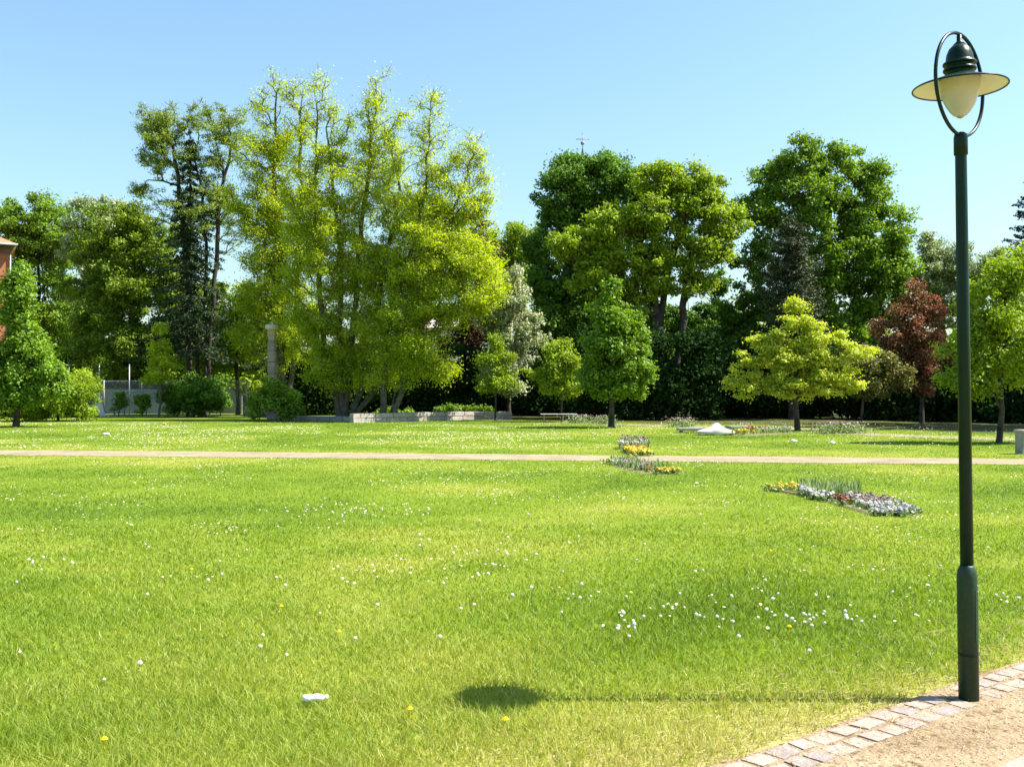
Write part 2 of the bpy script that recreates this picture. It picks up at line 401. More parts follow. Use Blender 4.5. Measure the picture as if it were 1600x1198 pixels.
ground = mesh_np('ground', V, np.full(len(idx), 4), idx.ravel(), gm)
ad = ground.data.attributes.new('dry', 'FLOAT', 'POINT'); ad.data.foreach_set('value', dry(V[:, 0], V[:, 1]).astype(np.float32))
tag(ground, kind='structure')

SAND = surf('path_gravel', (.215,.175,.112), (.29,.24,.155), 1.3, .95, .5, 60, (.165,.125,.078), spec=.1)
DIRT = surf('dirt', (.22,.16,.095), (.31,.235,.15), 2.5, .95, 1.0, 45, (.13,.085,.045), spec=.1)
def strip(name, cl, hw, z, mat, seg=.3, wob=.26):
    cl = np.array(cl, float); L = np.linalg.norm(np.diff(cl, axis=0), axis=1); s = np.concatenate([[0], np.cumsum(L)])
    u = np.arange(0, s[-1], seg); c = np.stack([np.interp(u, s, cl[:, 0]), np.interp(u, s, cl[:, 1])], 1)
    tg = np.gradient(c, axis=0); tg /= np.linalg.norm(tg, axis=1, keepdims=True); nm = np.stack([-tg[:, 1], tg[:, 0]], 1)
    h = np.interp(u, s, hw if hasattr(hw, '__len__') else [hw]*len(cl))
    l = c+nm*(h+wob*(vnoise(u, u*0, .8)-.5)+wob*.6*(vnoise(u, u*0+9, .3)-.5))[:, None]; rr = c-nm*(h+wob*(vnoise(u, u*0+5, .8)-.5)+wob*.6*(vnoise(u, u*0+29, .3)-.5))[:, None]
    n = len(u); V = np.concatenate([np.c_[l, np.full(n, z)], np.c_[rr, np.full(n, z)]])
    k = np.arange(n-1); idx = np.stack([k, k+n, k+n+1, k+1], 1)
    return tag(mesh_np(name, V, np.full(n-1, 4), idx.ravel(), mat), kind='structure')
strip('gravel_path', [PA-PD*45, PA, PB, PB+PD*45], 1.05, .006, SAND)
strip('park_path', [gp(*p)[:2] for p in ((780, 659), (900, 660.5), (960, 663), (1060, 666), (1200, 668.5), (1290, 672.5), (1340, 677.5), (1400, 680), (1480, 683), (1600, 687), (1900, 699))], 1.0, .006, SAND)
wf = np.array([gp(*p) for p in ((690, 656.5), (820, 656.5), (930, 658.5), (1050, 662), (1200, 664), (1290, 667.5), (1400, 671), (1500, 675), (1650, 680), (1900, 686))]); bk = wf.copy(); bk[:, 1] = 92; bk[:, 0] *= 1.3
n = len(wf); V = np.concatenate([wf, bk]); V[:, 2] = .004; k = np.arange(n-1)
tag(mesh_np('shaded_woodland_floor', V, np.full(n-1, 4), np.stack([k, k+1, k+1+n, k+n], 1).ravel(), surf('shade_toned_litter', (.035,.035,.012), (.075,.085,.022), 1.2, .95, .8, 20, (.05,.035,.018), spec=.1)), kind='structure')  # litter floor under the trees, their shade put into its dark colour
strip('dirt_footpath', [E0+NRM*.47-U*7, E0+NRM*.47+U*9], .50, .0092, DIRT, .12, .05)

# ------------------------------------------------------------------ GRASS
def keepmask(x, y):
    k = np.abs(path_t(x, y)) > 1.0+.22*(vnoise(x, y, .35)-.5)
    e_ = edge_t(x, y); k &= (e_ < -.02+.10*(vnoise(x, y, .22)-.6))
    return k
GRASS = leafmat('grass_blade', [(.058,.118,.012), (.150,.236,.022), (.240,.305,.038), (.36,.37,.07), (.48,.44,.15)], .40, .5, .25)
def grass(name, d0, d1, rho, h, wd, label, near, seed):
    r = np.random.default_rng(seed); half = .60
    n = int(215000*2*half*math.log(d1/d0))
    y = d0*(d1/d0)**r.random(n); x = r.uniform(-1, 1, n)*(half*y+.4)
    wfl = np.interp(x, wf[:, 0], wf[:, 1]); k = keepmask(x, y)&(y < 57.5)&((x < wf[0, 0])|(y < wfl)|(r.random(n) < .12)); 
    dr = dry(x, y)
    k &= r.random(n) < np.where(dr > .8, .8, 1.0)
    k &= (r.random(n) < np.where(edge_t(x, y) > -.12, .5, 1))
    x, y, dr = x[k], y[k], dr[k]; n = len(x); h = .034+.044*np.exp(-(y-3)/3.2); wd = .00074*y+.0006
    hh = h*(.55+.9*r.random(n)**1.5)*(.7+.6*vnoise(x, y, .5))*(1-.3*dr); ww = wd*r.uniform(.6, 1.3, n)
    ang = r.uniform(0, 2*math.pi, n); ux, uy = np.cos(ang), np.sin(ang)
    la = r.uniform(0, 2*math.pi, n); lean = r.uniform(.15, 1.5, n)*hh; lx, ly = np.cos(la)*lean, np.sin(la)*lean
    B = np.stack([x, y, np.zeros(n)-.003], 1); Wd = np.stack([ux*ww/2, uy*ww/2, np.zeros(n)], 1)
    M = B+np.stack([lx*.3, ly*.3, hh*.55], 1); T = B+np.stack([lx, ly, hh], 1)
    tint = np.clip(.10+.62*dr+r.normal(0, .12, n)+.40*(r.random(n) < .06), 0, 1)
    if near:
        V = np.stack([B-Wd, B+Wd, M+Wd*.8, T, M-Wd*.8], 1).reshape(-1, 3)
        i0 = np.arange(n)*5; idx = np.stack([i0, i0+1, i0+2, i0+4, i0+4, i0+2, i0+3], 1).ravel()
        fn = np.tile([4, 3], n); tt = np.repeat(tint, 2)
    else:
        V = np.stack([B-Wd, B+Wd, T], 1).reshape(-1, 3); idx = np.arange(3*n); fn = np.full(n, 3); tt = tint
    o = mesh_np(name, V, fn, idx, GRASS, None, tt); tag(o, label, 'grass', kind='stuff'); return o
grass('grass', 3.2, 7, 6500, .062, .0042, 'short sunlit lawn grass in the foreground beside the cobbles', True, 1)
grass('grass', 7, 12, 2600, .048, .006, 'short sunlit lawn grass in the middle of the open lawn', True, 2)
grass('grass', 12, 24, 900, .045, .010, 'short sunlit lawn grass just before the gravel path', False, 3)
grass('grass', 24, 58, 130, .055, .028, 'daisy speckled lawn grass beyond the gravel path', False, 4)

# ------------------------------------------------------------------ daisies (uncountable) and dandelion clocks
WHITE = surf('white_petal', (.36,.37,.28), (.50,.49,.38), 20, .8, spec=.2)
YEL = surf('yellow_petal', (.75,.55,.01), (.85,.68,.02), 20, .8, spec=.2)
def dots(name, x, y, z, s, mat, label, cat, parent=None):
    n = len(x); ang = np.arange(6)*math.pi/3; nrm = dirs(n)*.35+[0, -.35, 1]
    C = np.stack([x, y, z], 1); N = nrm/np.linalg.norm(nrm, axis=1, keepdims=True)
    T = np.cross(N, [0., 1, 0]); T /= np.linalg.norm(T, axis=1, keepdims=True); B = np.cross(N, T)
    V = (C[:, None]+(T[:, None]*np.cos(ang)[None, :, None]+B[:, None]*np.sin(ang)[None, :, None])*s[:, None, None]).reshape(-1, 3)
    o = mesh_np(name, V, np.full(n, 6), np.arange(6*n), mat, parent)
    if label: tag(o, label, cat, kind='stuff')
    return o
def scatter(n, d0, d1, thr, sc, half=.6):
    y = np.sqrt(rng.uniform(d0*d0, d1*d1, n)); x = rng.uniform(-1, 1, n)*half*y
    k = keepmask(x, y)&(vnoise(x, y, sc)*.6+vnoise(x, y, sc*.3)*.4 > thr); return x[k], y[k]
x, y = scatter(13000, 27, 50, .50, 3.0)
k = rng.random(len(x)) < np.where(x < 2, 1, .45); x, y = x[k], y[k]
dots('daisies', x, y, rng.uniform(.05, .09, len(x)), rng.uniform(.010, .022, len(x)), WHITE, 'white daisies speckling the lawn beyond the gravel path', 'daisies')
x, y = scatter(5500, 6.5, 24, .58, 1.6)
dots('daisies', x, y, rng.uniform(.045, .07, len(x)), rng.uniform(.007, .013, len(x)), WHITE, 'white daisies dotted in drifts over the near lawn', 'daisies')

def dandelion_proto():
    root = bpy.data.objects.new('dandelion_clock', None); col.objects.link(root)
    bm = bmesh.new(); tube(bm, [(0,0,0), (.004,0,.05), (.002,.004,.105)], .0022, 5)
    st = bmobj('stem', bm, surf('dandelion_stem', (.16,.22,.05), (.24,.24,.08), 30), root)
    n = 260; dr = dirs(n); P = dr*.017; c = np.array([.002, .004, .118])
    V = leaf_arrays(c+P, dr+dirs(n)*.5, .011, .8); 
    fl = mesh_np('seed_head', V, np.full(n, 4), np.arange(4*n), leafmat('seed_fluff', [(.70,.70,.66), (.80,.79,.75), (.86,.85,.82)], .45), root, rng.random(n))
    return root
dp = dandelion_proto(); dch = list(dp.children)
spots = []
def cl(px, py, n, sx, sy): 
    for _ in range(n): spots.append((random.gauss(px, sx), random.gauss(py, sy)))
for p in ((410,1003),(408,1023),(446,1037),(553,1010),(588,955),(718,960),(741,955),(800,945),(876,966),(1185,925),(1193,918),(1100,900),(880,900),(1085,905),(232,938),
          (1553,940),(1560,946),(1566,938),(1574,942),(1569,950),(1590,945),(1470,893),(70,882),(28,920),(500,965),(345,908),(1265,1030),(1270,860),(980,940),(1112,938),
          (1006,860),(640,905),(165,1070),(690,1010),(1150,1010),(215,1055),(30,1030)): spots.append(p)
cl(880, 938, 6, 40, 6); cl(560, 803, 26, 55, 8); cl(760, 865, 16, 60, 8); cl(1170, 972, 24, 85, 11); cl(1000, 985, 8, 30, 8); cl(1290, 975, 12, 30, 5)
cl(480, 815, 10, 60, 10); cl(785, 748, 6, 12, 3); cl(60, 885, 6, 40, 5); cl(1090, 762, 4, 30, 6); cl(900, 800, 14, 200, 30); cl(400, 850, 12, 220, 30); cl(1000, 900, 14, 260, 40)
for n_, (px, py) in enumerate(spots):
    py = max(py, 735); g = gp(px, py)
    if not keepmask(g[0], g[1]): continue
    if n_ == 0: o = dp
    else:
        o = dp.copy(); col.objects.link(o)
        for c in dch: cc = c.copy(); col.objects.link(cc); cc.parent = o
    s = random.uniform(.42, .72); o.location = g; o.scale = (s, s, s*random.uniform(.7, 1.05)); o.rotation_euler = (random.uniform(-.2, .2), random.uniform(-.2, .2), random.uniform(0, 6.28))
    tag(o, 'round white dandelion seed head on a thin stem in the lawn', 'dandelion', 'dandelion seed heads in the lawn')
bm = bmesh.new()
for k in range(3): 
    lathe(bm, [(.002, .0), (.016-.004*k, .004+.004*k), (.001, .006+.004*k)], 14, (0, 0, .062))
tube(bm, [(0,0,0), (.002,0,.063)], .002, 5)
yd = bmobj('dandelion_flower', bm, YEL)
for n_, p in enumerate(((530,1001),(641,1126),(985,938),(1232,993),(1203,870),(790,1143),(165,1175),(440,960),(1390,820),(300,900))):
    o = yd if n_ == 0 else yd.copy()
    if n_: col.objects.link(o)
    o.location = gp(*p); tag(o, 'small yellow dandelion flower in the lawn grass', 'dandelion', 'yellow dandelions in the lawn')

# ------------------------------------------------------------------ COBBLED BORDER + paving
STONE = [surf('sett_%s' % s, c, tuple(min(v*1.3, .9) for v in c), 9, .85, .6, 40, tuple(v*.8 for v in c), spec=.25)
         for s, c in (('grey', (.215,.18,.16)), ('pink', (.27,.205,.165)), ('pale', (.285,.23,.18)))]
LB = gp(1512, 1093)
def setts(name, t0, rows, wr, ln, s0, s1, kindlabel, lampgap=True):
    bm = bmesh.new(); r_ = random.Random(3)
    for k in range(rows):
        s = s0+r_.random()*.1
        while s < s1:
            L = ln*r_.uniform(.75, 1.25); W = wr*r_.uniform(.92, 1.0)
            c = E0+U*(s+L/2)+NRM*(t0+wr*(k+.5)+r_.uniform(-.008, .008)); s += L+.008
            if lampgap and math.hypot(c[0]-LB[0], c[1]-LB[1]) < .115: continue
            sk = (r_.uniform(-.12, .12), r_.uniform(-.04, .04)); h = .05; z = -.001+r_.uniform(-.002, .003)
            vs = box(bm, (0, 0, 0), (L*.985, W*.975, h), 0, .010)
            M = Matrix.Translation((c[0], c[1], z-h/2+.012)) @ Matrix.Rotation(math.atan2(U[1], U[0])+r_.uniform(-.06, .06), 4, 'Z') @ Matrix.Rotation(r_.uniform(-.012, .012), 4, 'X')
            for v in vs: 
                if v.co.z > 0: v.co.z += .006*(1-(v.co.x/(L/2))**2); 
                v.co.x += r_.uniform(-.004, .004)+sk[0]*v.co.y; v.co.y += r_.uniform(-.004, .004)+sk[1]*v.co.x; v.co = M @ v.co
            mi = r_.choice((0, 1, 1, 2)); vset = set(vs)
            for f in {f for v in vs for f in v.link_faces}: f.material_index = mi
    o = bmobj(name, bm, STONE); return tag(o, kind='structure')
setts('cobblestone_border', -.005, 2, .128, .15, -2.5, 9, '')
setts('pink_paving', .70, 2, .30, .34, -3, 9, '', False)
# dead straw, twigs on the dirt
n = 9000; s = rng.uniform(-1, 6, n); tt = rng.uniform(-.9, .70, n); k = rng.random(n) < np.where(tt < 0, np.exp(tt*2.2), .35); s, tt = s[k], tt[k]; n = len(s)
P0 = np.stack([E0[0]+U[0]*s+NRM[0]*tt, E0[1]+U[1]*s+NRM[1]*tt, rng.uniform(.012, .03, n)], 1); an = rng.uniform(0, 6.28, n); L = rng.uniform(.015, .07, n)
P1 = P0+np.stack([np.cos(an)*L, np.sin(an)*L, rng.uniform(-.006, .012, n)], 1)
V, fn, ix = tubes_np(P0, P1, np.full(n, .0012), np.full(n, .0008), 4)
tag(mesh_np('straw', V, fn, ix, surf('straw', (.30,.22,.10), (.62,.50,.26), 6, .9)), 'dry straw and grass clippings scattered along the cobbled edge', 'straw', kind='stuff')
n = 1500; s = rng.uniform(-1, 6, n); tt = rng.uniform(.0, .70, n)
bm = bmesh.new()
for a_, b_ in zip(s, tt):
    p = E0+U*a_+NRM*b_; r0 = rng.uniform(.002, .007)
    g = bmesh.ops.create_icosphere(bm, subdivisions=1, radius=r0, matrix=Matrix.Translation((p[0], p[1], .0105)) @ Matrix.Diagonal((1, rng.uniform(.6, 1), .6, 1)))
tag(bmobj('pebbles', bm, surf('pebble', (.2,.15,.1), (.36,.29,.21), 3, .9)), 'small pebbles and grit on the dirt footpath', 'pebbles', kind='stuff')

# ------------------------------------------------------------------ STREET LAMP
POLE = surf('green_paint', (.002,.016,.009), (.003,.022,.012), 5, .35, .05, 60, (.004,.012,.007), spec=.18)
POLE2 = surf('dull_green_paint', (.005,.028,.013), (.010,.036,.016), 6, .5, .15, 50, (.022,.036,.020), spec=.3)
lamp = thing('street_lamp', 'dark green park lamp with wide pale shade and oval ring beside the cobbles', 'street lamp', (LB[0], LB[1], 0))
lamp.rotation_euler = (0, R(-.62), 0)
zz = lambda py: CAMH+(HZ-py)/F*5.17
bm = bmesh.new(); lathe(bm, [(.050, -.05), (.050, zz(902)), (.049, zz(897)), (.044, zz(889)), (.037, zz(885)), (.0335, zz(882))], 40); bmobj('base_sleeve', bm, POLE2, lamp, True)
bm = bmesh.new(); lathe(bm, [(.0325, zz(884)), (.031, zz(500)), (.0285, zz(238)), (.0285, zz(215))], 40); bmobj('pole', bm, POLE, lamp, True)
bm = bmesh.new(); lathe(bm, [(.030, zz(242)), (.0345, zz(241)), (.0345, zz(214)), (.031, zz(209)), (.018, zz(206))], 36); bmobj('collar', bm, POLE, lamp, True)
bm = bmesh.new(); lathe(bm, [(.0505, zz(1022)), (.0512, zz(1021)), (.0512, zz(1019)), (.0505, zz(1018))], 40, cap=False); bmobj('seam', bm, POLE, lamp, True)
bm = bmesh.new()
n = 8
for k in range(n):
    pass
lathe(bm, [(.0515, zz(1000)), (.0515, zz(918))], 60, cap=False)
dl = [f for f in bm.faces if not (R(-66) < math.atan2(f.calc_center_median().y, f.calc_center_median().x) < R(-28))]
bmesh.ops.delete(bm, geom=dl, context='FACES'); bmobj('access_door', bm, POLE2, lamp, True)
bm = bmesh.new()
for py_ in (913, 922):
    aa = R(-38); M = Matrix.Translation((.0525*math.cos(aa), .0525*math.sin(aa), zz(py_))) @ Matrix.Rotation(aa, 4, 'Z') @ Matrix.Rotation(R(90), 4, 'Y')
    bmesh.ops.create_cone(bm, cap_ends=True, segments=12, radius1=.005, radius2=.004, depth=.004, matrix=M)
bmobj('bolt', bm, surf('bolt_steel', (.5,.5,.5), (.6,.6,.6), 9, .35, metallic=.9), lamp)
# ring standing upright around the head, seen at an angle
ring = bpy.data.objects.new
yaw = R(40.5); rr_ = .262; zc = (zz(50)+zz(212))/2
bm = bmesh.new()
pts = [(rr_*math.cos(t_)*math.cos(yaw), rr_*math.cos(t_)*math.sin(yaw), zc+rr_*1.01*math.sin(t_)) for t_ in np.linspace(0, 2*math.pi, 72, endpoint=False)]
tube(bm, pts, .0095, 12, True); bmobj('ring', bm, POLE, lamp, True)
zt = zc+rr_
bm = bmesh.new(); lathe(bm, [(.006, zt), (.013, zt-.006), (.013, zt-.035), (.022, zt-.045), (.030, zt-.052)], 24); bmobj('hanger', bm, POLE, lamp, True)
hd = zt-.048
def hz(py): return zz(py)
bm = bmesh.new()
lathe(bm, [(.006, hd), (.030, hd-.006), (.052, hd-.028), (.064, hd-.058), (.068, hd-.088), (.070, hd-.098),
           (.081, hd-.100), (.083, hd-.107), (.080, hd-.113), (.070, hd-.115), (.069, hd-.128), (.080, hd-.131), (.082, hd-.138), (.079, hd-.144), (.069, hd-.146), (.068, hd-.160), (.074, hd-.172)], 48)
bmobj('housing', bm, POLE, lamp, True)
zs_ = hd-.172
CREAM = surf('cream_enamel', (.82,.72,.84), (.86,.77,.88), 4, .35, spec=.5)
bm = bmesh.new(); lathe(bm, [(.070, zs_+.004), (.094, zs_-.008), (.140, zs_-.026), (.190, zs_-.044), (.226, zs_-.056), (.230, zs_-.058)], 72, cap=False)
bmobj('shade', bm, CREAM, lamp, True)
bm = bmesh.new(); lathe(bm, [(.072, zs_+.010), (.096, zs_-.003), (.142, zs_-.021), (.192, zs_-.039), (.227, zs_-.051), (.231, zs_-.056)], 72, cap=False); bmobj('shade_top', bm, POLE, lamp, True)
bm = bmesh.new(); pts = [(.2305*math.cos(t_), .2305*math.sin(t_), zs_-.058) for t_ in np.linspace(0, 2*math.pi, 80, endpoint=False)]
tube(bm, pts, .0042, 8, True); bmobj('shade_rim', bm, POLE, lamp, True)
gm, t, b = newmat('frosted_glass'); b.inputs['Base Color'].default_value = (.88,.84,.76,1); b.inputs['Roughness'].default_value = .10
b.inputs['Subsurface Weight'].default_value = 0; b.inputs['Transmission Weight'].default_value = .5; b.inputs['IOR'].default_value = 1.2
bm = bmesh.new(); lathe(bm, [(.098, zs_-.010), (.100, zs_-.03), (.098, zs_-.060), (.092, zs_-.092), (.082, zs_-.124), (.068, zs_-.155), (.050, zs_-.183), (.033, zs_-.202), (.018, zs_-.210), (.001, zs_-.211)], 48, cap=False)
gl = bmobj('glass_bowl', bm, gm, lamp, True); md = gl.modifiers.new('t', 'SOLIDIFY'); md.thickness = .003
bm = bmesh.new(); lathe(bm, [(.001, zs_-.08), (.030, zs_-.09), (.045, zs_-.12), (.044, zs_-.15), (.030, zs_-.175), (.001, zs_-.182)], 24); bmobj('bulb', bm, surf('bulb_white', (.8,.8,.78), (.85,.85,.83), 5, .3), lamp, True)
bm = bmesh.new(); lathe(bm, [(.001, zs_-.220), (.010, zs_-.217), (.017, zs_-.212), (.017, zs_-.206)], 20); bmobj('finial', bm, surf('finial_tan', (.35,.27,.13), (.45,.34,.18), 8, .4), lamp, True)

# ------------------------------------------------------------------ FLOWER BEDS
SOIL = surf('bed_soil', (.10,.09,.03), (.17,.16,.05), 8, .95, .8, 40)
PET = {'yellow': leafmat('petal_yellow', [(.36,.27,.015),(.48,.41,.02),(.58,.53,.06)], .3), 'white': leafmat('petal_white', [(.34,.32,.30),(.50,.48,.45),(.62,.60,.56)], .3),
       'maroon': leafmat('petal_maroon', [(.08,.02,.015),(.20,.06,.035),(.32,.12,.06)], .2), 'mauve': leafmat('petal_mauve', [(.16,.10,.09),(.27,.20,.19),(.38,.32,.30)], .25),
       'orange': leafmat('petal_orange', [(.20,.07,.02),(.32,.12,.03),(.45,.22,.05)], .25), 'lilac': leafmat('petal_lilac', [(.18,.16,.20),(.32,.30,.32),(.50,.48,.48)], .25)}
BLADE = leafmat('bed_blade', [(.05,.11,.02),(.16,.25,.07),(.42,.48,.24)], .3)
def in_poly_px(poly, n):
    """random ground points inside a polygon given by photo pixels of its corners on the ground"""
    G = np.array([gp(*p)[:2] for p in poly]); lo, hi = G.min(0), G.max(0); out = []
    while len(out) < n:
        q = lo+(hi-lo)*rng.random((n, 2)); c = np.zeros(n, bool); m = len(G)
        for i in range(m):
            a_, b_ = G[i], G[(i+1) % m]
            c ^= ((a_[1] > q[:, 1]) != (b_[1] > q[:, 1])) & (q[:, 0] < (b_[0]-a_[0])*(q[:, 1]-a_[1])/(b_[1]-a_[1]+1e-9)+a_[0])
        out += list(q[c])
    return np.array(out[:n])
def bed(label, outline, patches, loc):
    root = thing('flower_bed', label, 'flower bed', tuple(loc), 'flower beds in the lawn')
    bm = bmesh.new(); G = [gp(*p)-loc for p in outline]
    c = sum(G)/len(G); top = [bm.verts.new((g[0]*.85+c[0]*.15, g[1]*.85+c[1]*.15, .03)) for g in G]; bot = [bm.verts.new((g[0], g[1], 0)) for g in G]
    bm.faces.new(top)
    for i in range(len(G)): bm.faces.new((bot[i], bot[(i+1) % len(G)], top[(i+1) % len(G)], top[i]))
    bmobj('soil', bm, SOIL, root)
    for kind, poly, n, h, s in patches:
        if kind != 'blades': n = int(n*.5); h *= .82
        else: n = int(n*1.15); s *= .8
        q = in_poly_px(poly, n); P = np.c_[q-loc[:2], np.zeros(n)]
        if kind == 'blades':
            hh = h*rng.uniform(.25, 1.1, n); an = rng.uniform(0, 6.28, n); la = rng.uniform(0, 6.28, n); le = hh*rng.uniform(.05, .35, n)
            W = np.stack([np.cos(an)*s/2, np.sin(an)*s/2, np.zeros(n)], 1); T = P+np.stack([np.cos(la)*le, np.sin(la)*le, hh], 1); M = P+(T-P)*.55; M[:, 2] += .03
            V = np.stack([P-W, P+W, M+W*1.1, T, M-W*1.1], 1).reshape(-1, 3); i0 = np.arange(n)*5
            idx = np.stack([i0, i0+1, i0+2, i0+4, i0+4, i0+2, i0+3], 1).ravel()
            mesh_np('leaves', V, np.tile([4, 3], n), idx, BLADE, root, np.repeat(rng.random(n), 2))
        else:
            own = np.repeat(np.arange(n), 7); m = len(own)                 # low leaves under the flowers
            Q = P[own]+np.stack([rng.normal(0, .045, m), rng.normal(0, .045, m), h*rng.uniform(.2, .8, m)], 1)
            mk_leaves('leaves', Q, dirs(m)*.8+[0,0,.6], rng.random(m)*.8, .055, .6, BLADE, root)
            own = np.repeat(np.arange(n), 8); m = len(own); top = P+np.c_[np.zeros((n, 2)), h*rng.uniform(.7, 1.15, n)]
            d8 = dirs(m); Q = top[own]+d8*s*.35
            mk_leaves(kind+'_flowers', Q, d8+[0,-.2,.6], rng.random(m), s*.8, .9, PET[kind], root)
    return root
bed('long flower bed with white pansies, tall green leaves and a lilac end, nearest the lamp',
    [(1192,765),(1215,761),(1262,762),(1345,771),(1398,784),(1438,803),(1425,808),(1362,806),(1330,797),(1296,786),(1240,773)],
    [('yellow', [(1193,766),(1212,762),(1248,764),(1244,772)], 90, .12, .045), ('yellow', [(1232,766),(1250,764),(1256,768),(1240,770)], 25, .14, .05),
     ('blades', [(1246,764),(1344,771),(1340,782),(1290,782),(1262,775)], 800, .25, .022), ('white', [(1240,769),(1262,769),(1305,781),(1300,786),(1270,781)], 230, .13, .06),
     ('white', [(1306,775),(1335,780),(1345,786),(1330,786)], 40, .14, .05),
     ('maroon', [(1298,782),(1312,781),(1332,790),(1320,793)], 90, .11, .05), ('mauve', [(1312,780),(1345,778),(1385,786),(1400,795),(1335,794)], 280, .13, .04),
     ('white', [(1335,794),(1385,792),(1400,797),(1362,800)], 110, .12, .05), ('white', [(1358,801),(1400,801),(1418,806),(1365,806)], 90, .09, .05),
     ('lilac', [(1355,796),(1400,790),(1437,803),(1420,808),(1370,804)], 260, .11, .04), ('blades', [(1335,790),(1400,786),(1432,801),(1380,806)], 350, .14, .012)], gp(1310, 785))
bed('narrow flower bed touching the near edge of the gravel path, yellow at its right tip',
    [(942,722),(975,719),(1010,724),(1045,731),(1066,740),(1040,742),(1000,740),(972,733)],
    [('blades', [(946,722),(985,721),(1045,732),(1060,739),(1010,739),(975,732)], 500, .20, .026), ('yellow', [(943,724),(958,722),(965,725),(950,726)], 20, .14, .05),
     ('yellow', [(972,722),(985,721),(992,725),(975,726)], 14, .2, .06), ('yellow', [(1022,739),(1058,738),(1065,741),(1030,742)], 110, .12, .055), ('mauve', [(965,727),(1000,726),(1025,735),(1000,738)], 200, .16, .045),
     ('white', [(948,725),(975,726),(985,731),(962,729)], 40, .14, .05), ('orange', [(1003,735),(1020,735),(1020,739),(1005,739)], 40, .12, .055)], gp(1005, 732))
bed('small flower bed beyond the gravel path with a bright yellow front row',
    [(966,700),(975,697),(1012,697),(1020,708),(1015,714),(985,714)],
    [('yellow', [(972,705),(1008,705),(1019,713),(988,713)], 420, .15, .075), ('orange', [(975,702.5),(1006,702.5),(1012,705.5),(976,705.5)], 100, .16, .06), ('white', [(966,701),(1010,699),(1013,702),(970,703)], 90, .26, .075),
     ('mauve', [(970,698),(1012,697),(1014,701),(970,701)], 120, .36, .06), ('blades', [(968,699),(1012,698),(1014,703),(970,703)], 300, .30, .03)], gp(992, 706))
bed('shaded flower bed beside the white stone, under the bright yellow tree',
    [(1130,676),(1150,672),(1235,672),(1240,677),(1180,681),(1140,680)],
    [('yellow', [(1138,678),(1180,677),(1182,680),(1142,680)], 40, .2, .11), ('orange', [(1150,676),(1200,675),(1200,677),(1152,678)], 30, .3, .1), ('blades', [(1135,675),(1235,673),(1236,677),(1140,680)], 500, .26, .035),
     ('white', [(1190,674),(1238,674),(1238,677),(1190,678)], 50, .25, .09)], gp(1185, 677))

# ------------------------------------------------------------------ STONE THINGS
CONC = surf('concrete', (.20,.20,.19), (.34,.33,.31), 1.2, .9, .4, 20, (.15,.15,.14))
PALE = surf('pale_stone', (.31,.28,.24), (.42,.38,.33), 2.2, .9, .5, 14, (.19,.16,.13))
WSTONE = surf('white_stone', (.46,.43,.39), (.56,.53,.49), 1.5, .85, .3, 10)
def stone_wall(name, label, A, B, h, th, mat, nb, rows):
    A, B = np.array(A), np.array(B); L = np.linalg.norm(B-A); u = (B-A)/L; rz = math.atan2(u[1], u[0]); mid = (A+B)/2
    root = thing(name, label, 'wall', (A[0], A[1], 0)); r_ = random.Random(nb)
    bm = bmesh.new(); box(bm, ((mid-A)[0], (mid-A)[1], h/2-.06), (L-.05, th*.8, h), rz); bmobj('core', bm, CONC, root)
    bm = bmesh.new()
    for k in range(rows):
        s = 0; hh = h/rows
        while s < L-.05:
            l = min(L/nb*r_.uniform(.7, 1.4), L-s); p = (u*(s+l/2)); s += l+.02
            vs = box(bm, (0,0,0), (max(l-.015, .03), th*r_.uniform(.94, 1.06), hh-.018), 0, .018)
            M = Matrix.Translation((p[0], p[1], hh*(k+.5)-.02+r_.uniform(-.006, .006))) @ Matrix.Rotation(rz, 4, 'Z')
            for v in vs: v.co = M @ (v.co+Vector((r_.uniform(-.01, .01), r_.uniform(-.012, .012), r_.uniform(-.01, .01))))
    bmobj('stone_course', bm, mat, root)
    return root
stone_wall('stone_wall', 'low sunlit pale stone wall at the far edge of the lawn, right of the many-stemmed tree', gp(549, 660.5)[:2], gp(738, 655.5)[:2], .50, .35, PALE, 7, 2)
stone_wall('stone_wall', 'low grey stone wall in shade continuing right of the sunlit pale wall', gp(741, 655)[:2], gp(800, 655)[:2], .48, .35, CONC, 4, 2)
stone_wall('stone_wall', 'low grey wall in shade between the concrete block end and the many-stemmed tree', gp(436, 656)[:2], gp(546, 658.5)[:2], .30, .3, CONC, 6, 1)
stone_wall('retaining_wall', 'short shaded concrete retaining wall with a raised end, left of the leafy bush', gp(384, 649)[:2], gp(428, 653)[:2], .62, .4, CONC, 3, 1)
# tall pillar with a pale cap
d = 56.5; pb = np.array([(425-800)/F*d, d, 0]); H = CAMH+(HZ-516)/F*d
pil = thing('stone_pillar', 'tall weathered stone pillar with a white cap standing among the trunks', 'pillar', tuple(pb))
bm = bmesh.new(); k = 0; z = 0; r_ = random.Random(2)
while z < H-.9:
    hh = r_.uniform(.5, .75); box(bm, (r_.uniform(-.01, .01), 0, z+hh/2), (.50-.015*k, .50-.015*k, hh-.02), 0, .03); z += hh; k += 1
bmobj('shaft', bm, surf('pillar_stone', (.20,.165,.14), (.34,.28,.23), 1.5, .9, .8, 9, (.22,.17,.12)), pil)
bm = bmesh.new(); box(bm, (0, 0, z+.12), (.36, .36, .28), 0, .02); box(bm, (0, 0, z+.40), (.42, .42, .30), 0, .03); bmobj('neck', bm, surf('neck_stone', (.30,.24,.16), (.42,.33,.22), 3, .9), pil)
bm = bmesh.new(); lathe(bm, [(.25, z+.55), (.36, z+.64), (.39, z+.76), (.36, z+.86), (.15, z+.88)], 24); lathe(bm, [(.06, z+.88), (.07, z+.98), (.03, z+1.04)], 12); bmobj('cap', bm, WSTONE, pil, True)
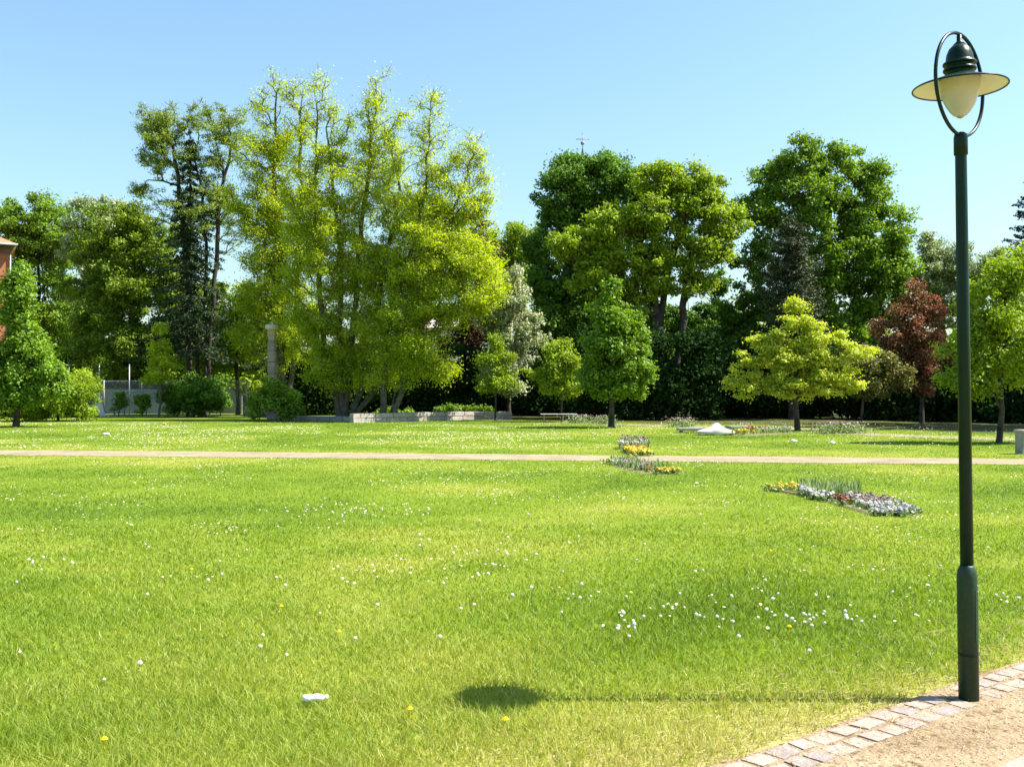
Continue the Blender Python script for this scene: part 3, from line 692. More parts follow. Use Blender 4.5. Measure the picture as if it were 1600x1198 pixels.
# white rock with flat slabs
c = gp(1118, 679.5)
ws = thing('white_boulder', 'smooth white humped stone on the lawn edge, between two flat pale slabs', 'stone', tuple(c))
bm = bmesh.new(); bmesh.ops.create_icosphere(bm, subdivisions=4, radius=1)
for v in bm.verts:
    p = v.co; h = .20*math.exp(-((p.x-.05)/.30)**2)+.13
    nz = vnoise(p.x*2+4, p.y*2+3, .5)*.05
    v.co = Vector((p.x*.72, p.y*.42, max(p.z, -.3)*(h*.95+nz)+.10))
bmobj('stone', bm, WSTONE, ws, True)
def slab(label, pA, pB, h, th, w_, mat=PALE):
    A, B = gp(*pA), gp(*pB); root = thing('stone_slab', label, 'slab', tuple(A)); u = B-A; L = np.linalg.norm(u); rz = math.atan2(u[1], u[0])
    bm = bmesh.new(); box(bm, (u[0]/2, u[1]/2, h-th/2), (L, w_, th), rz, .02); bmobj('top_slab', bm, mat, root)
    for f in (.15, .85):
        bm = bmesh.new(); box(bm, (u[0]*f, u[1]*f, (h-th)/2), (.12, w_*.6, h-th), rz, .01); bmobj('foot', bm, CONC, root)
    return root
slab('flat pale stone slab on the left side of the white humped stone', (1058, 676), (1098, 676), .20, .10, .5)
slab('long flat grey-white slab running right from the white humped stone', (1137, 675.5), (1170, 675), .26, .09, .45, CONC)
# bench between the small trees
def bench(label, px, py, L, col_):
    g = gp(px, py); root = thing('park_bench', label, 'bench', tuple(g))
    bm = bmesh.new()
    for k in range(4): box(bm, (0, -.17+.115*k, .44), (L, .095, .035), 0, .008)
    bmobj('seat', bm, col_, root)
    for s in (-1, 1):
        bm = bmesh.new(); box(bm, (s*L*.4, -.12, .21), (.05, .05, .42), 0, .008); box(bm, (s*L*.4, .17, .21), (.05, .05, .42), 0, .008); box(bm, (s*L*.4, .05, .405), (.05, .40, .03)); bmobj('leg', bm, CONC, root)
bench('white topped park bench behind the small round tree', 873, 660, 1.9, surf('bench_white', (.70,.69,.64), (.8,.79,.75), 5, .5))
# block at the right edge
g = gp(1601, 709); sb = thing('stone_block', 'square grey stone block with a pale top at the right edge of the lawn', 'stone block', tuple(g))
bm = bmesh.new(); box(bm, (0, 0, .27), (.34, .34, .58), R(4), .012); bmobj('body', bm, surf('block_stone', (.22,.22,.21), (.34,.34,.32), 3, .9, .5, 25), sb)
bm = bmesh.new(); box(bm, (0, 0, .59), (.40, .40, .07), R(4), .012); bmobj('top', bm, PALE, sb)

# ------------------------------------------------------------------ FENCE AND COURT on the left
d = 69; fx = lambda px: (px-800)/F*d
GALV = surf('galvanised', (.30,.32,.32), (.42,.44,.44), 8, .5, metallic=.5)
fn_ = thing('mesh_fence', 'grey wire mesh fence with steel posts at the left edge of the lawn', 'fence', (fx(150), d, 0))
ox = fx(150)
def mesh_panel(name, x0, x1, z0, z1, step, rad, parent, mat, y=0):
    S0, S1 = [], []
    W, Hh = x1-x0, z1-z0; k = -Hh
    while k < W:                        # diagonal wires both ways
        a0, a1 = max(k, 0), min(k+Hh, W)
        if a1 > a0:
            S0.append((x0+a0, y, z0+a0-k)); S1.append((x0+a1, y, z0+a1-k)); S0.append((x0+a0, y+rad, z1-(a0-k))); S1.append((x0+a1, y+rad, z1-(a1-k)))
        k += step
    S0, S1 = np.array(S0), np.array(S1); V, f_, ix = tubes_np(S0, S1, np.full(len(S0), rad), np.full(len(S0), rad), 4)
    return mesh_np(name, V, f_, ix, mat, parent)
h1 = CAMH+(HZ-595)/F*d
for x0, x1 in ((130, 188), (188, 245), (245, 300), (300, 345), (345, 390)):
    mesh_panel('wire_mesh', fx(x0)-ox, fx(x1)-ox, .1, h1, .12, .006, fn_, GALV)
for px in (130, 163, 222, 280, 345, 386):
    bm = bmesh.new(); tube(bm, [(fx(px)-ox, -.04, -.1), (fx(px)-ox, -.04, h1+.05)], .055 if px in (163, 222) else .035, 10); bmobj('post', bm, CONC if px in (163, 222) else GALV, fn_, True)
bm = bmesh.new(); tube(bm, [(fx(130)-ox, -.04, h1), (fx(388)-ox, -.04, h1)], .025, 8); bmobj('top_rail', bm, GALV, fn_, True)
d2 = 71
for n_, px in enumerate((155, 202, 108)):
    bm = bmesh.new(); H2 = CAMH+(HZ-571)/F*d2; tube(bm, [(0, 0, -.1), (0, 0, H2)], .035, 8); tube(bm, [(0, 0, H2), (0, 0, H2+.08)], .05, 8)
    o = bmobj('net_post', bm, GALV, None, True); o.location = ((px-800)/F*d2, d2, 0)
    tag(o, ('tall thin grey net post rising above the fence beside the slanted white board', 'tall thin grey net post rising above the fence behind the goal frame', 'tall thin net post half hidden by the round bush')[n_], 'post', 'net posts of the court')
bm = bmesh.new(); box(bm, ((fx(230)), 73, .85), (11, .18, 1.9), R(0), .01)
cw = bmobj('court_wall', bm, surf('grey_render', (.17,.18,.19), (.26,.27,.28), .8, .9, .2, 12)); tag(cw, 'pale grey court wall standing behind the mesh fence', 'wall')
gf = thing('goal_frame', 'grey steel goal frame in front of the mesh fence near the thin young tree', 'goal', (fx(222), 67, 0))
bm = bmesh.new(); k = 67/F; tube(bm, [(-26*k, 0, 1.62), (24*k, 0, 1.62)], .04, 8); bmobj('crossbar', bm, GALV, gf, True)
for s in (-26, -10, 24):
    bm = bmesh.new(); tube(bm, [(s*k, 0, -.05), (s*k, 0, 1.58)], .04, 8); bmobj('goal_post', bm, GALV, gf, True)
bm = bmesh.new(); vs = box(bm, (0, 0, .65), (.42, .05, 1.3), 0, .01)
for v in vs: v.co.x -= .28*v.co.z
wb = bmobj('white_board', bm, surf('board_white', (.7,.7,.7), (.8,.8,.8), 5, .6)); wb.location = ((160-800)/F*66, 66, 0); wb.rotation_euler = (R(12), 0, R(25)); tag(wb, 'slanted white board leaning against the fence beside the round bush', 'board')
bm = bmesh.new(); tube(bm, [(0,0,0), (0,0,1.5)], .05, 8); o = bmobj('pale_post', bm, WSTONE, None, True); o.location = ((401-800)/F*67, 67, 0); tag(o, 'short white post behind the concrete retaining wall', 'post')

# ------------------------------------------------------------------ BUILDINGS
d = 80; k = d/F
BR = surf('red_brick', (.30,.09,.05), (.42,.14,.08), 2, .9, .3, 30)
m, t, b = newmat('brick_wall'); tc = t.nodes.new('ShaderNodeTexCoord'); br = t.nodes.new('ShaderNodeTexBrick'); br.inputs['Scale'].default_value = 4
mp = t.nodes.new('ShaderNodeMapping'); mp.inputs['Rotation'].default_value = (R(90), 0, 0); t.links.new(tc.outputs['Object'], mp.inputs[0]); t.links.new(mp.outputs[0], br.inputs['Vector'])
br.inputs['Color1'].default_value = (.42,.12,.05,1); br.inputs['Color2'].default_value = (.33,.09,.04,1); br.inputs['Mortar'].default_value = (.35,.26,.2,1); br.inputs['Mortar Size'].default_value = .012
t.links.new(br.outputs['Color'], b.inputs['Base Color']); b.inputs['Roughness'].default_value = .9; BRK = m
bx = (13-800)*k; ez = CAMH+(HZ-386)*k; rz_ = CAMH+(HZ-360)*k
hs = thing('brick_house', 'red brick house with red tiled roof behind the trees at the left edge', 'house', (bx, d, 0)); hs.rotation_euler = (0, 0, R(29))
bm = bmesh.new(); box(bm, (-5, 5, ez/2), (10, 10, ez)); bmobj('wall', bm, BRK, hs)
bm = bmesh.new(); box(bm, (-5, 5, ez+.09), (10.7, 10.7, .18)); box(bm, (-5, 5, ez-.25), (10.2, 10.2, .5)); bmobj('eaves', bm, surf('eaves_paint', (.12,.06,.05), (.2,.1,.08), 3, .8), hs)
bm = bmesh.new()
vs = [bm.verts.new(p) for p in ((-10.6,-.6,ez+.2),(.6,-.6,ez+.2),(.6,10.6,ez+.2),(-10.6,10.6,ez+.2),(-5,5,ez+3.2))]
for q_ in ((0,1,4),(1,2,4),(2,3,4),(3,0,4)): bm.faces.new([vs[i] for i in q_])
bm.faces.new(vs[:4]); bmobj('roof', bm, surf('roof_tile', (.40,.12,.06), (.52,.18,.09), 6, .85, .8, 22), hs)
bm = bmesh.new(); tube(bm, [(-10.6,-.66,ez+.16), (.62,-.66,ez+.16)], .09, 8); tube(bm, [(.1,-.12,ez-.6), (.1,-.12,0)], .06, 8); tube(bm, [(.5,-.6,ez+.1), (.1,-.12,ez-.6)], .06, 8); bmobj('gutter', bm, GALV, hs, True)
for wx in (-2.2, -5, -7.8):
    for wz in (2.0, 5.2, 8.4):
        bm = bmesh.new(); box(bm, (wx, -.01, wz), (1.2, .06, 1.7)); w_ = bmobj('window', bm, surf('window_white', (.7,.7,.68), (.78,.78,.75), 4, .5), hs)
        bm = bmesh.new(); box(bm, (wx-.27, -.05, wz), (.48, .02, 1.5)); box(bm, (wx+.27, -.05, wz), (.48, .02, 1.5)); bmobj('pane', bm, surf('glass_dark', (.03,.04,.05), (.05,.06,.08), 2, .1), w_)
# pale house seen through the dark branches in the middle
d = 105; k = d/F
ph = thing('pale_house', 'pale rendered house glimpsed behind the dark copper branches', 'house', ((697-800)*k, d, 0))
z1 = CAMH+(HZ-512)*k
bm = bmesh.new(); box(bm, (0, 4, z1/2), (9.5, 8, z1)); bmobj('wall', bm, surf('pale_render', (.62,.52,.44), (.74,.64,.55), 1, .9), ph)
bm = bmesh.new(); vs = [bm.verts.new(p) for p in ((-5.1,-.4,z1),(5.1,-.4,z1),(5.1,8.4,z1),(-5.1,8.4,z1),(-3.5,4,z1+1.6),(3.5,4,z1+1.6))]
for q_ in ((0,1,5,4),(1,2,5),(2,3,4,5),(3,0,4),(3,2,1,0)): bm.faces.new([vs[i] for i in q_])
bmobj('roof', bm, surf('grey_roof', (.42,.33,.30), (.55,.45,.42), 5, .8, .5, 20), ph)
for wx in (-3, 0, 3):
    bm = bmesh.new(); box(bm, (wx, -.01, z1-1.6), (1.1, .06, 1.4)); bmobj('window', bm, surf('glass_dim', (.05,.06,.07), (.08,.09,.1), 2, .15), ph)
# church steeple hidden behind the dark tree: only its cross and ball show
d = 130; k = d/F; sx = (910.5-800)*k; zb = CAMH+(HZ-231)*k; zc_ = CAMH+(HZ-223)*k; zt_ = CAMH+(HZ-208)*k
ch = thing('church_steeple', 'slim church steeple whose ball and iron cross rise above the dark green tree', 'steeple', (sx, d, 0))
bm = bmesh.new(); box(bm, (0, 0, 6), (5, 5, 12)); bmobj('tower', bm, surf('tower_slate', (.02,.025,.02), (.04,.045,.04), 1, .8), ch)
bm = bmesh.new(); lathe(bm, [(3.4, 12), (3.3, 12.1), (.07, zb)], 8); bmobj('spire', bm, surf('copper_roof', (.03,.06,.05), (.05,.08,.07), 1, .7), ch)
bm = bmesh.new(); tube(bm, [(0, 0, zb-.3), (0, 0, zt_)], .05, 8); tube(bm, [(-.8, 0, zt_-.75), (.8, 0, zt_-.75)], .045, 8)
for p in ((-.8, zt_-.75), (.8, zt_-.75), (0, zt_)): bmesh.ops.create_icosphere(bm, subdivisions=2, radius=.08, matrix=Matrix.Translation((p[0], 0, p[1])))
bmobj('cross', bm, surf('iron_grey', (.20,.20,.24), (.26,.26,.30), 3, .6), ch, True)
bm = bmesh.new(); bmesh.ops.create_uvsphere(bm, u_segments=16, v_segments=10, radius=.27, matrix=Matrix.Translation((0, 0, zc_))); bmobj('ball', bm, surf('ball_rose', (.30,.18,.18), (.38,.24,.24), 3, .5), ch, True)

# ------------------------------------------------------------------ TREES, left to right
tree('broadleaf_tree', 'bright green young tree with a pointed crown and thin trunk at the left edge', 'tree', (25, 667),
     [(32,425,14,30),(30,465,28,40),(28,520,42,50),(36,575,58,48),(28,615,52,24),(-30,580,46,50),(70,590,28,40)], 'green', .46, 1.2, .62, .145, grow=1.05, droop=.2, rmax=.12, flat=.9, bark=BARK)
tree('round_shrub', 'large round bush in full sun between the left edge tree and the mesh fence', 'bush', (92, 655),
     [(90,618,58,36),(120,612,30,30),(60,625,45,30),(25,630,40,24)], 'fresh', .45, 1.3, .7, .11, d=54, rmax=.06)
tree('background_tree', 'tall rounded dark green tree rising behind the brick house corner', 'tree', (66, 650),
     [(60,350,52,42),(25,375,40,40),(85,400,50,60),(70,470,60,60),(0,420,40,60),(75,540,60,60),(10,350,25,14)], 'green', 1.25, 1.1, .5, .26, d=94, bark=BARK)
tree('chestnut_tree', 'chestnut with creamy white flower candles showing over the treetops at the upper left', 'tree', (150, 650),
     [(150,345,40,36),(165,380,36,50),(130,380,30,40),(150,440,40,50)], 'pale', 1.1, 1.1, .5, .24, d=78, bloom=(600, .35, 0))
tree('broadleaf_tree', 'olive green wide crowned tree behind the mesh fence', 'tree', (200, 650),
     [(190,375,55,55),(240,400,55,60),(160,450,55,70),(215,470,70,80),(170,540,60,55),(245,560,55,45),(205,345,25,30),(290,470,40,60)], 'olive', 1.0, 1.15, .5, .22, d=74, rmax=.25)
tree('birch_tree', 'sparse flat topped tree with thin bare twigs and pale tufts, leftmost of the tall trees', 'tree', (322, 652),
     [(300,190,80,22),(240,215,30,20),(365,215,22,26),(250,200,30,22),(345,195,35,22),(235,250,26,22),(340,240,34,30),(222,298,22,12),(330,300,34,40),(270,240,40,40),(355,350,24,40),(300,330,60,40)], 'airy', .75, .9, .13, .13, d=66,
     stems=[[(322,652),(320,480),(322,400),(315,300),(300,220)],[(322,500),(345,480),(360,460)],[(320,420),(345,300),(360,230)],[(318,330),(280,290),(230,280)],[(316,300),(270,230),(240,195)]], rmax=.2, twigs=7, rtip=.020, flat=.45, grow=1.3, fillin=.7)
conifer('spruce_tree', 'dark ragged spruce with layered drooping branches inside the sparse tall tree', 'spruce', 296, 65.5, 205, 84, 540, 'needle', 26, .42, 1.3, .2, 3, .75)
tree('young_tree', 'thin young tree with bright leaves and a pale stem in front of the mesh fence', 'tree', (248, 650),
     [(250,520,9,16),(247,550,17,22),(252,575,24,22),(245,592,20,14)], 'lime', .42, 1.2, .5, .16, rmax=.06, rtip=.012, d=62, bark=BARKP)
tree('dark_shrub', 'dark green bush in shade in front of the mesh fence', 'bush', (303, 650), [(303,615,42,30),(325,612,30,26),(280,622,26,22)], 'deep', .5, 1.3, .7, .16, d=64, rmax=.06)
tree('broadleaf_tree', 'fresh green low tree just left of the stone pillar', 'tree', (372, 652),
     [(365,500,42,40),(395,540,30,50),(345,560,45,40),(390,470,25,35),(330,480,30,40),(395,600,22,25)], 'fresh', .7, 1.0, .45, .2, d=70, rmax=.16)
tree('leafy_bush', 'leafy bush with a sunlit right side beside the concrete retaining wall', 'bush', (440, 656), [(440,628,26,28),(424,622,26,32),(412,632,20,22),(455,640,16,18)], 'green', .4, 1.3, .65, .15, d=54, rmax=.05)
conifer('spruce_tree', 'dark spruce half hidden in the yellow-green trees above the stone pillar', 'spruce', 430, 68, 225, 60, 560, 'needle', 22, .35, .8, .22, 8, .6)
LOC = dict(mat='lime', leaf=.122, asp=.5, up=.5, flat=.75, bark=BARKP, grow=1.32, fillin=.6, fuzz=(.38, .6))
tree('locust_tree', 'tall yellow-green tree with twiggy open top, left of the many-stemmed tree', 'tree', (448, 656),
     [(430,160,34,34),(470,170,22,40),(420,220,45,45),(400,290,40,60),(450,270,45,60),(410,380,40,50),(460,370,40,60),(425,450,35,40),(400,500,32,40),(465,480,40,50),(445,540,40,36),(390,350,30,50)], pr=.85, fill=.95, cov=.26, d=62,
     stems=[[(446,656),(440,560),(436,400),(428,260),(430,150)],[(452,656),(460,520),(468,380),(470,160)],[(440,500),(425,420),(400,330)]], twigs=3, rmax=.2, rtip=.024, sparse_top=(420,140,.3), **LOC)
tree('locust_tree', 'tallest yellow-green tree of many fanning stems at the end of the sunlit stone wall', 'tree', (545, 658),
     [(495,160,28,36),(500,230,42,50),(585,160,26,38),(590,220,42,50),(540,300,55,60),(620,300,50,60),(490,330,45,60),(545,400,70,55),(630,390,60,50),(500,440,50,50),(590,460,60,45),(555,520,60,35),(530,560,45,30),(600,560,40,25),(480,520,40,40),(550,590,50,24),(530,360,50,50),(580,250,40,50),(620,440,50,50)],
     pr=.85, fill=1.0, cov=.26, d=56,
     stems=[[(532,658),(512,580),(500,450),(492,300),(495,160)],[(540,658),(548,560),(560,400),(575,280),(585,150)],[(548,658),(580,560),(600,420),(625,300),(600,190)],[(537,658),(530,560),(535,420),(520,300),(510,200)],[(550,658),(590,600),(640,500),(655,400),(660,330)]],
     twigs=3, rmax=.2, rtip=.022, sparse_top=(420,140,.35), **LOC)
tree('locust_tree', 'airy yellow-green tree leaning right with low boughs over the stone wall', 'tree', (600, 657),
     [(670,180,24,34),(690,240,36,40),(735,250,30,36),(720,310,44,44),(760,300,18,40),(670,320,40,50),(700,400,60,40),(740,440,42,34),(660,450,50,40),(620,490,50,30),(650,555,45,24),(690,575,28,20),(600,520,50,30),(740,480,36,16),(700,350,55,50),(720,440,60,44),(670,400,60,50),(640,540,50,30),(680,500,46,22),(620,590,50,16)],
     pr=.8, fill=1.0, cov=.26, d=54,
     stems=[[(596,657),(603,560),(610,480),(640,400),(665,300),(672,170)],[(598,657),(605,580),(650,470),(690,380),(720,300),(740,240)],[(606,600),(640,540),(690,560)],[(612,500),(680,440),(750,430)]], twigs=3, rmax=.16, rtip=.022, sparse_top=(420,180,.28), **LOC)
tree('copper_beech', 'dark copper leaved tree showing behind the right side of the yellow-green trees', 'tree', (725, 652),
     [(720,360,40,34),(750,400,34,34),(700,400,30,30),(735,500,45,24),(655,500,26,16),(750,520,36,22),(690,490,24,12),(700,540,50,16)], 'copper', .9, 1.0, .42, .22, d=74, rmax=.3)
tree('background_tree', 'pale yellow-green distant tree in the dip between the tall trees and the dark green tree', 'tree', (800, 650),
     [(800,375,36,30),(775,400,34,34),(815,420,30,40),(790,440,40,40)], 'fresh', 1.2, 1.1, .45, .25, d=88)
tree('chestnut_tree', 'chestnut covered in creamy flower candles left of the dark green tree', 'tree', (795, 653),
     [(790,450,32,26),(795,495,40,36),(805,545,36,34),(790,590,34,26)], 'pale', .65, 1.2, .5, .16, d=64, bloom=(1900, .28, 0), rmax=.2)
tree('young_tree', 'small young tree with a thin straight trunk at the right end of the stone wall', 'tree', (774, 657.5),
     [(778,535,12,18),(780,565,30,24),(785,590,40,20),(770,602,34,12)], 'fresh', .46, .95, .42, .13, rmax=.06, rtip=.012, d=55)
tree('young_tree', 'small round light green tree just left of the dark green pointed tree', 'tree', (878, 658),
     [(875,545,22,22),(885,570,40,26),(880,600,42,20),(860,590,24,20)], 'fresh', .5, 1.0, .5, .13, rmax=.07, rtip=.012, d=53)
tree('maple_tree', 'mid green pointed oval tree with a dark trunk standing out on the lawn', 'tree', (955, 668),
     [(960,448,13,26),(950,482,26,26),(970,496,32,30),(958,520,42,34),(962,552,50,40),(975,590,42,30),(940,600,36,24),(990,560,24,40),(925,560,18,30)], 'green', .42, 1.25, .6, .14, rmax=.11, rtip=.014, droop=.1)
tree('maple_tree', 'large dark green round crowned tree below the cross on the steeple', 'tree', (905, 655),
     [(908,258,32,18),(915,284,52,40),(880,320,40,48),(950,300,50,50),(870,400,42,50),(920,380,60,60),(870,470,45,50),(930,480,60,60),(990,290,24,40),(850,440,26,40),(900,550,50,40),(850,540,30,40)], 'deep', 1.05, 1.25, .62, .24, d=68, rmax=.4)
tree('oak_tree', 'large yellow-green tree with a stout forked trunk right of the dark round tree', 'tree', (1035, 657),
     [(1025,275,35,30),(1085,295,45,34),(1040,330,65,40),(1110,340,38,40),(970,370,50,30),(1080,390,60,34),(990,410,60,30),(900,385,40,26),(930,410,40,22),(1010,450,55,26),(1120,390,30,26),(1090,440,30,24),(960,340,30,30),(930,440,45,28),(980,465,50,28),(1140,350,22,30),(1050,290,40,30)], 'fresh', .9, 1.0, .5, .22, d=60,
     stems=[[(1035,657),(1033,520),(1040,440),(1055,380),(1085,300)],[(1036,500),(1020,440),(1000,380),(1015,290)],[(1045,430),(1080,390),(1115,350)]], rmax=.55, rtip=.034, twigs=1, grow=1.2)
tree('maple_tree', 'dark green tree low behind the stout forked trunk', 'tree', (1085, 655),
     [(1070,500,50,24),(1110,520,50,30),(1000,520,50,40),(1060,560,60,40),(1120,460,16,40),(1150,520,40,30)], 'deep', .8, 1.15, .6, .22, d=72)
tree('maple_tree', 'largest bright green leafy tree at the right, behind the dark pine', 'tree', (1290, 657),
     [(1235,250,44,38),(1300,260,44,40),(1355,300,36,44),(1190,320,38,34),(1270,330,70,50),(1370,370,50,50),(1400,400,32,50),(1180,400,28,40),(1320,420,70,50),(1260,420,60,60),(1380,460,50,50),(1330,510,60,40),(1240,500,60,50)], 'green', 1.0, 1.12, .52, .24, d=64, rmax=.4, rtip=.024, twigs=1, grow=1.22)
conifer('pine_tree', 'dark grey-green pine in front of the largest bright green tree', 'pine', 1237, 57, 338, 66, 560, 'pine', 24, .0, 2.0, .17, 5, .36)
tree('maple_tree', 'dark green tree under the pine, left of the bright yellow tree', 'tree', (1180, 657),
     [(1170,480,36,40),(1150,540,45,50),(1200,560,50,50),(1120,590,50,40),(1220,600,50,30)], 'deep', .8, 1.2, .62, .22, d=66)
tree('young_tree', 'bright yellow-green young tree of level branch layers with a straight trunk', 'tree', (1246, 672.5),
     [(1243,480,14,18),(1246,505,32,16),(1240,530,62,18),(1265,545,70,18),(1225,560,72,18),(1275,575,66,18),(1240,592,86,18),(1280,605,50,15),(1215,612,56,14)], 'yellow', .40, 1.05, .45, .115, grow=1.32, fillin=.8, rmax=.10, rtip=.013, flat=.45, up=.7, tv=.22)
tree('young_tree', 'small bronze-green tree partly behind the right side of the bright yellow tree', 'tree', (1344, 671),
     [(1350,560,38,22),(1385,580,32,24),(1340,600,34,18),(1375,605,26,14)], 'bronze', .42, 1.05, .45, .12, rmax=.07, rtip=.013, d=45)
tree('red_leaved_tree', 'small tree with reddish brown leaves left of the lamp post', 'tree', (1440, 668),
     [(1440,480,30,22),(1420,510,34,26),(1455,530,34,36),(1425,560,34,34),(1440,590,34,22),(1400,540,22,26)], 'red', .5, 1.1, .5, .125, d=50, grow=1.45, rmax=.1)
tree('flowering_tree', 'grey-white flowering tree with wispy top behind the lamp post', 'tree', (1468, 657),
     [(1455,400,30,36),(1490,420,40,36),(1440,440,36,36),(1480,470,46,40),(1520,440,24,30),(1450,380,16,20)], 'pale', .75, 1.05, .42, .17, d=68, twigs=4, sparse_top=(420,350,.4), bloom=(500, .22, 0))
tree('broadleaf_tree', 'light green tree with straight grey trunk right of the lamp post', 'tree', (1560, 694),
     [(1560,430,40,36),(1600,420,44,44),(1530,490,48,44),(1590,500,70,50),(1510,550,40,36),(1570,570,66,34),(1640,560,50,50),(1500,590,30,18),(1550,600,50,16)], 'fresh', .5, .95, .42, .11, rmax=.13, rtip=.012, d=31)
tree('background_tree', 'pale thin leaved tree behind the light green tree at the right edge', 'tree', (1585, 656),
     [(1575,420,40,30),(1610,450,50,50),(1545,430,24,24)], 'pale', .8, .9, .3, .2, d=66, twigs=3)
conifer('spruce_tree', 'dark blue-green spruce cut off by the right edge of the photo', 'spruce', 1620, 60, 270, 66, 470, 'needle', 18, .10, 1.2, .2, 12, .6)

# far wood that closes the horizon
DW = []; 
for px in range(-500, 2200, 26):
    h_ = 22+rng.random()*26; DW.append((px+rng.random()*20, 640-h_*1.4, 34, h_+42, rng.uniform(-8, 8)))
C, Rr = blobs_to_puffs(DW, 128, 2.6, .9, .6)
P, N, ti = foliage(C, Rr, .8, .55, .8, .35, .3)
o = mesh_np('distant_wood', leaf_arrays(P, N, .8, .7), np.full(len(P), 4), np.arange(4*len(P)), LM['olive'], None, ti); tag(o, 'distant line of woodland closing the horizon behind the park', 'wood', kind='stuff')
for px, rx, lb in ((185, 14, 'left of the goal frame'), (222, 12, 'inside the goal frame'), (272, 14, 'between thin young tree and dark bush'), (345, 16, 'right of the dark fence bush')):
    tree('weedy_plant', 'scruffy green plant at the fence foot '+lb, 'plant', (px, 650), [(px, 632, rx, 12), (px+5, 622, rx*.5, 12)], 'green', .28, 1.0, .45, .15, d=65.5, rmax=.03, grow=1.2)
tree('unseen_shade_tree', 'unseen broad tree added just right of the view to shade the far lawn', 'tree', (1800, 655), [(1805,230,115,95),(1800,330,100,70)], 'green', 1.2, .6, .6, .3, d=45, dep=1.5)  # both trees out of view, added and deepened to shade the right-hand lawn
tree('unseen_shade_tree', 'second unseen broad tree added farther right of the view to shade the far lawn', 'tree', (1985, 655), [(1985,220,120,100),(1980,330,100,80)], 'green', 1.2, .6, .6, .3, d=45, dep=1.5)
# understory: separate dark shrubs and hedges that close the view under the trees
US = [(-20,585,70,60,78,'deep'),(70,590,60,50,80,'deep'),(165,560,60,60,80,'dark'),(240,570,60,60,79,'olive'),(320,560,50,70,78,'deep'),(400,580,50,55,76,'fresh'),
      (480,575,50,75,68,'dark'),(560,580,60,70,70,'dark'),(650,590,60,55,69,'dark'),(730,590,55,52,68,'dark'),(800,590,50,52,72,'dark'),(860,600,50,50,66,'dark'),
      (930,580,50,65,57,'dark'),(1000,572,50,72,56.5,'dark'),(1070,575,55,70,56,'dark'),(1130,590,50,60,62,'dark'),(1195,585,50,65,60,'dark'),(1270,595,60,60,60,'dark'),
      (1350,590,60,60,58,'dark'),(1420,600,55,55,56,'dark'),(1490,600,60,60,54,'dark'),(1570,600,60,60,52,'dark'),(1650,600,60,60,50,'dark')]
WH = ['at the far left edge','behind the large round bush','behind the slanted white board','behind the thin young tree','behind the dark fence bush','left of the stone pillar','right of the stone pillar',
      'behind the many-stemmed tree','behind the sunlit stone wall','at the right end of the stone wall','behind the cream flowering chestnut','behind the white topped bench','behind the pointed oval tree',
      'under the stout forked tree','behind the left pale slab','behind the white humped stone','left of the bright yellow tree trunk','right of the bright yellow tree trunk','behind the bronze-green tree','under the red leaved tree','behind the lamp post','behind the right edge tree','beyond the stone block at the right edge']
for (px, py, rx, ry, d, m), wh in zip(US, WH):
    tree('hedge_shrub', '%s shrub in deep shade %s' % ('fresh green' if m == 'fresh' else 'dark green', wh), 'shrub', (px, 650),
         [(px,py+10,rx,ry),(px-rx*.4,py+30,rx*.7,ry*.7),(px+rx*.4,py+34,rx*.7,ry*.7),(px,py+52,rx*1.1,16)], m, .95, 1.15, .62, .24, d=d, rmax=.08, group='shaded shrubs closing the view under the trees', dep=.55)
for px, py, d, lb in ((905,661,48,'flowering clump just left of the one beside the oval tree'),(940,662.5,47,'flowering clump beside the trunk of the pointed oval tree'),(1067,667,45,'flowering clump behind the left pale slab'),
                  (1296,677,38,'flowering clump right of the bright yellow tree'),(1331,677,38,'flowering clump at the foot of the bronze-green tree')):
    d = CAMH*F/(py-HZ); b_ = gp(px, py); root = thing('flowering_clump', 'low green and pinkish '+lb if lb.startswith('flow') else 'low green and pinkish flowering clump '+lb, 'plant', tuple(b_), 'flowering clumps along the far path')
    n = 500; q = rng.normal(0, .28, (n, 2))*[1.3, .8]; hh = rng.uniform(.15, .42, n); V = leaf_arrays(np.c_[q, hh*rng.random(n)], dirs(n)+[0,-.5,.3], .13, .3)
    mesh_np('leaves', V, np.full(n, 4), np.arange(4*n), BLADE, root, rng.random(n))
    n = 90; q = rng.normal(0, .26, (n, 2))*[1.3, .8]; V = leaf_arrays(np.c_[q, rng.uniform(.3, .45, n)], dirs(n)+[0,-.5,.6], .08, .8)
    mesh_np('flowers', V, np.full(n, 4), np.arange(4*n), PET['mauve'], root, rng.random(n))
tree('leafy_bush', 'low bright leafy plant spilling over the top of the sunlit stone wall', 'bush', (622, 655), [(618,642,26,9),(600,648,20,6),(640,648,18,5)], 'green', .3, 1.2, .6, .17, d=58.5, rmax=.03)
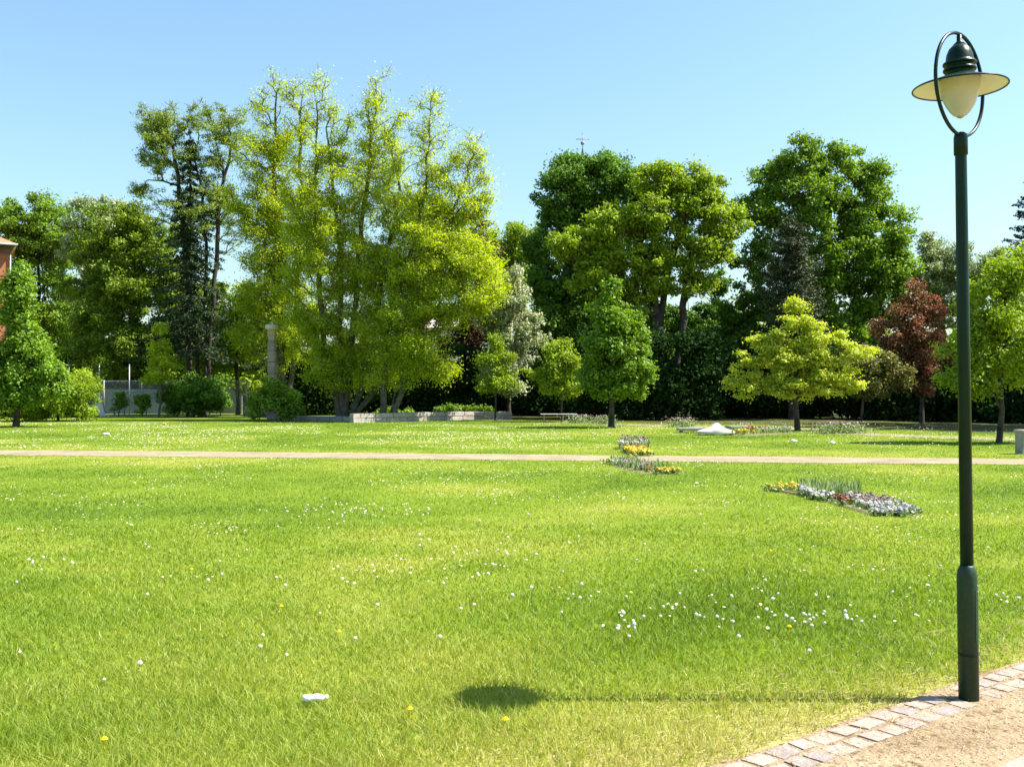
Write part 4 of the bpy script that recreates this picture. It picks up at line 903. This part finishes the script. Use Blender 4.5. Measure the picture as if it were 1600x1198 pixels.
tree('clipped_hedge', 'low clipped hedge with a sunlit flat top beyond the stone wall', 'hedge', (725, 652), [(705,640,22,7),(735,640,26,7),(760,642,16,6)], 'green', .35, 1.5, .8, .14, d=62, rmax=.03)

# ------------------------------------------------------------------ litter
PL = surf('plastic_white', (.78,.78,.80), (.86,.86,.87), 12, .35, .3, 30)
bt = thing('plastic_bottle', 'crumpled white plastic bottle lying in the foreground grass', 'bottle', tuple(gp(490, 1102)))
bm = bmesh.new(); lathe(bm, [(.004, -.055), (.022, -.052), (.024, -.03), (.020, -.01), (.024, .015), (.022, .04), (.010, .058)], 16)
for v in bm.verts: v.co = Matrix.Rotation(R(86), 4, 'Y') @ v.co; v.co.z = v.co.z*.75+.045; v.co.y += .006*math.sin(v.co.x*90)
bmobj('body', bm, PL, bt, True)
bm = bmesh.new(); lathe(bm, [(.010, .060), (.011, .075), (.002, .076)], 12)
for v in bm.verts: v.co = Matrix.Rotation(R(86), 4, 'Y') @ v.co; v.co.z += .045
bmobj('cap', bm, PL, bt, True)
def paper(px, py, s, label):
    bm = bmesh.new(); bmesh.ops.create_icosphere(bm, subdivisions=3, radius=s)
    r_ = random.Random(px)
    for v in bm.verts: v.co = Vector((v.co.x*1.4, v.co.y, v.co.z*.5))*(1+.35*(vnoise(v.co.x*9+px, v.co.y*9+v.co.z*14, s*6)-.5)*2); v.co.z += s*.5+.03
    o = bmobj('paper_scrap', bm, PL); o.location = gp(px, py); tag(o, label, 'litter', 'white litter on the lawn')
for a_ in ((115,656,.10,'largest white scrap on the far lawn below the round bush'),(165,681,.09,'white scrap on the far lawn left, nearest the gravel path'),(36,667,.06,'white scrap beside the foot of the left edge tree'),
           (78,665,.06,'white scrap midway between the left edge tree and the round bush'),(1240,692,.075,'white scrap on the lawn below the bright yellow tree trunk'),(1301,695,.075,'white scrap on the lawn at the left end of the right tree shadow'),
           (170,652,.06,'white scrap at the foot of the mesh fence'),(1088,758,.022,'small white scrap beyond the middle of the lawn, left of the long flower bed')):
    paper(*a_)
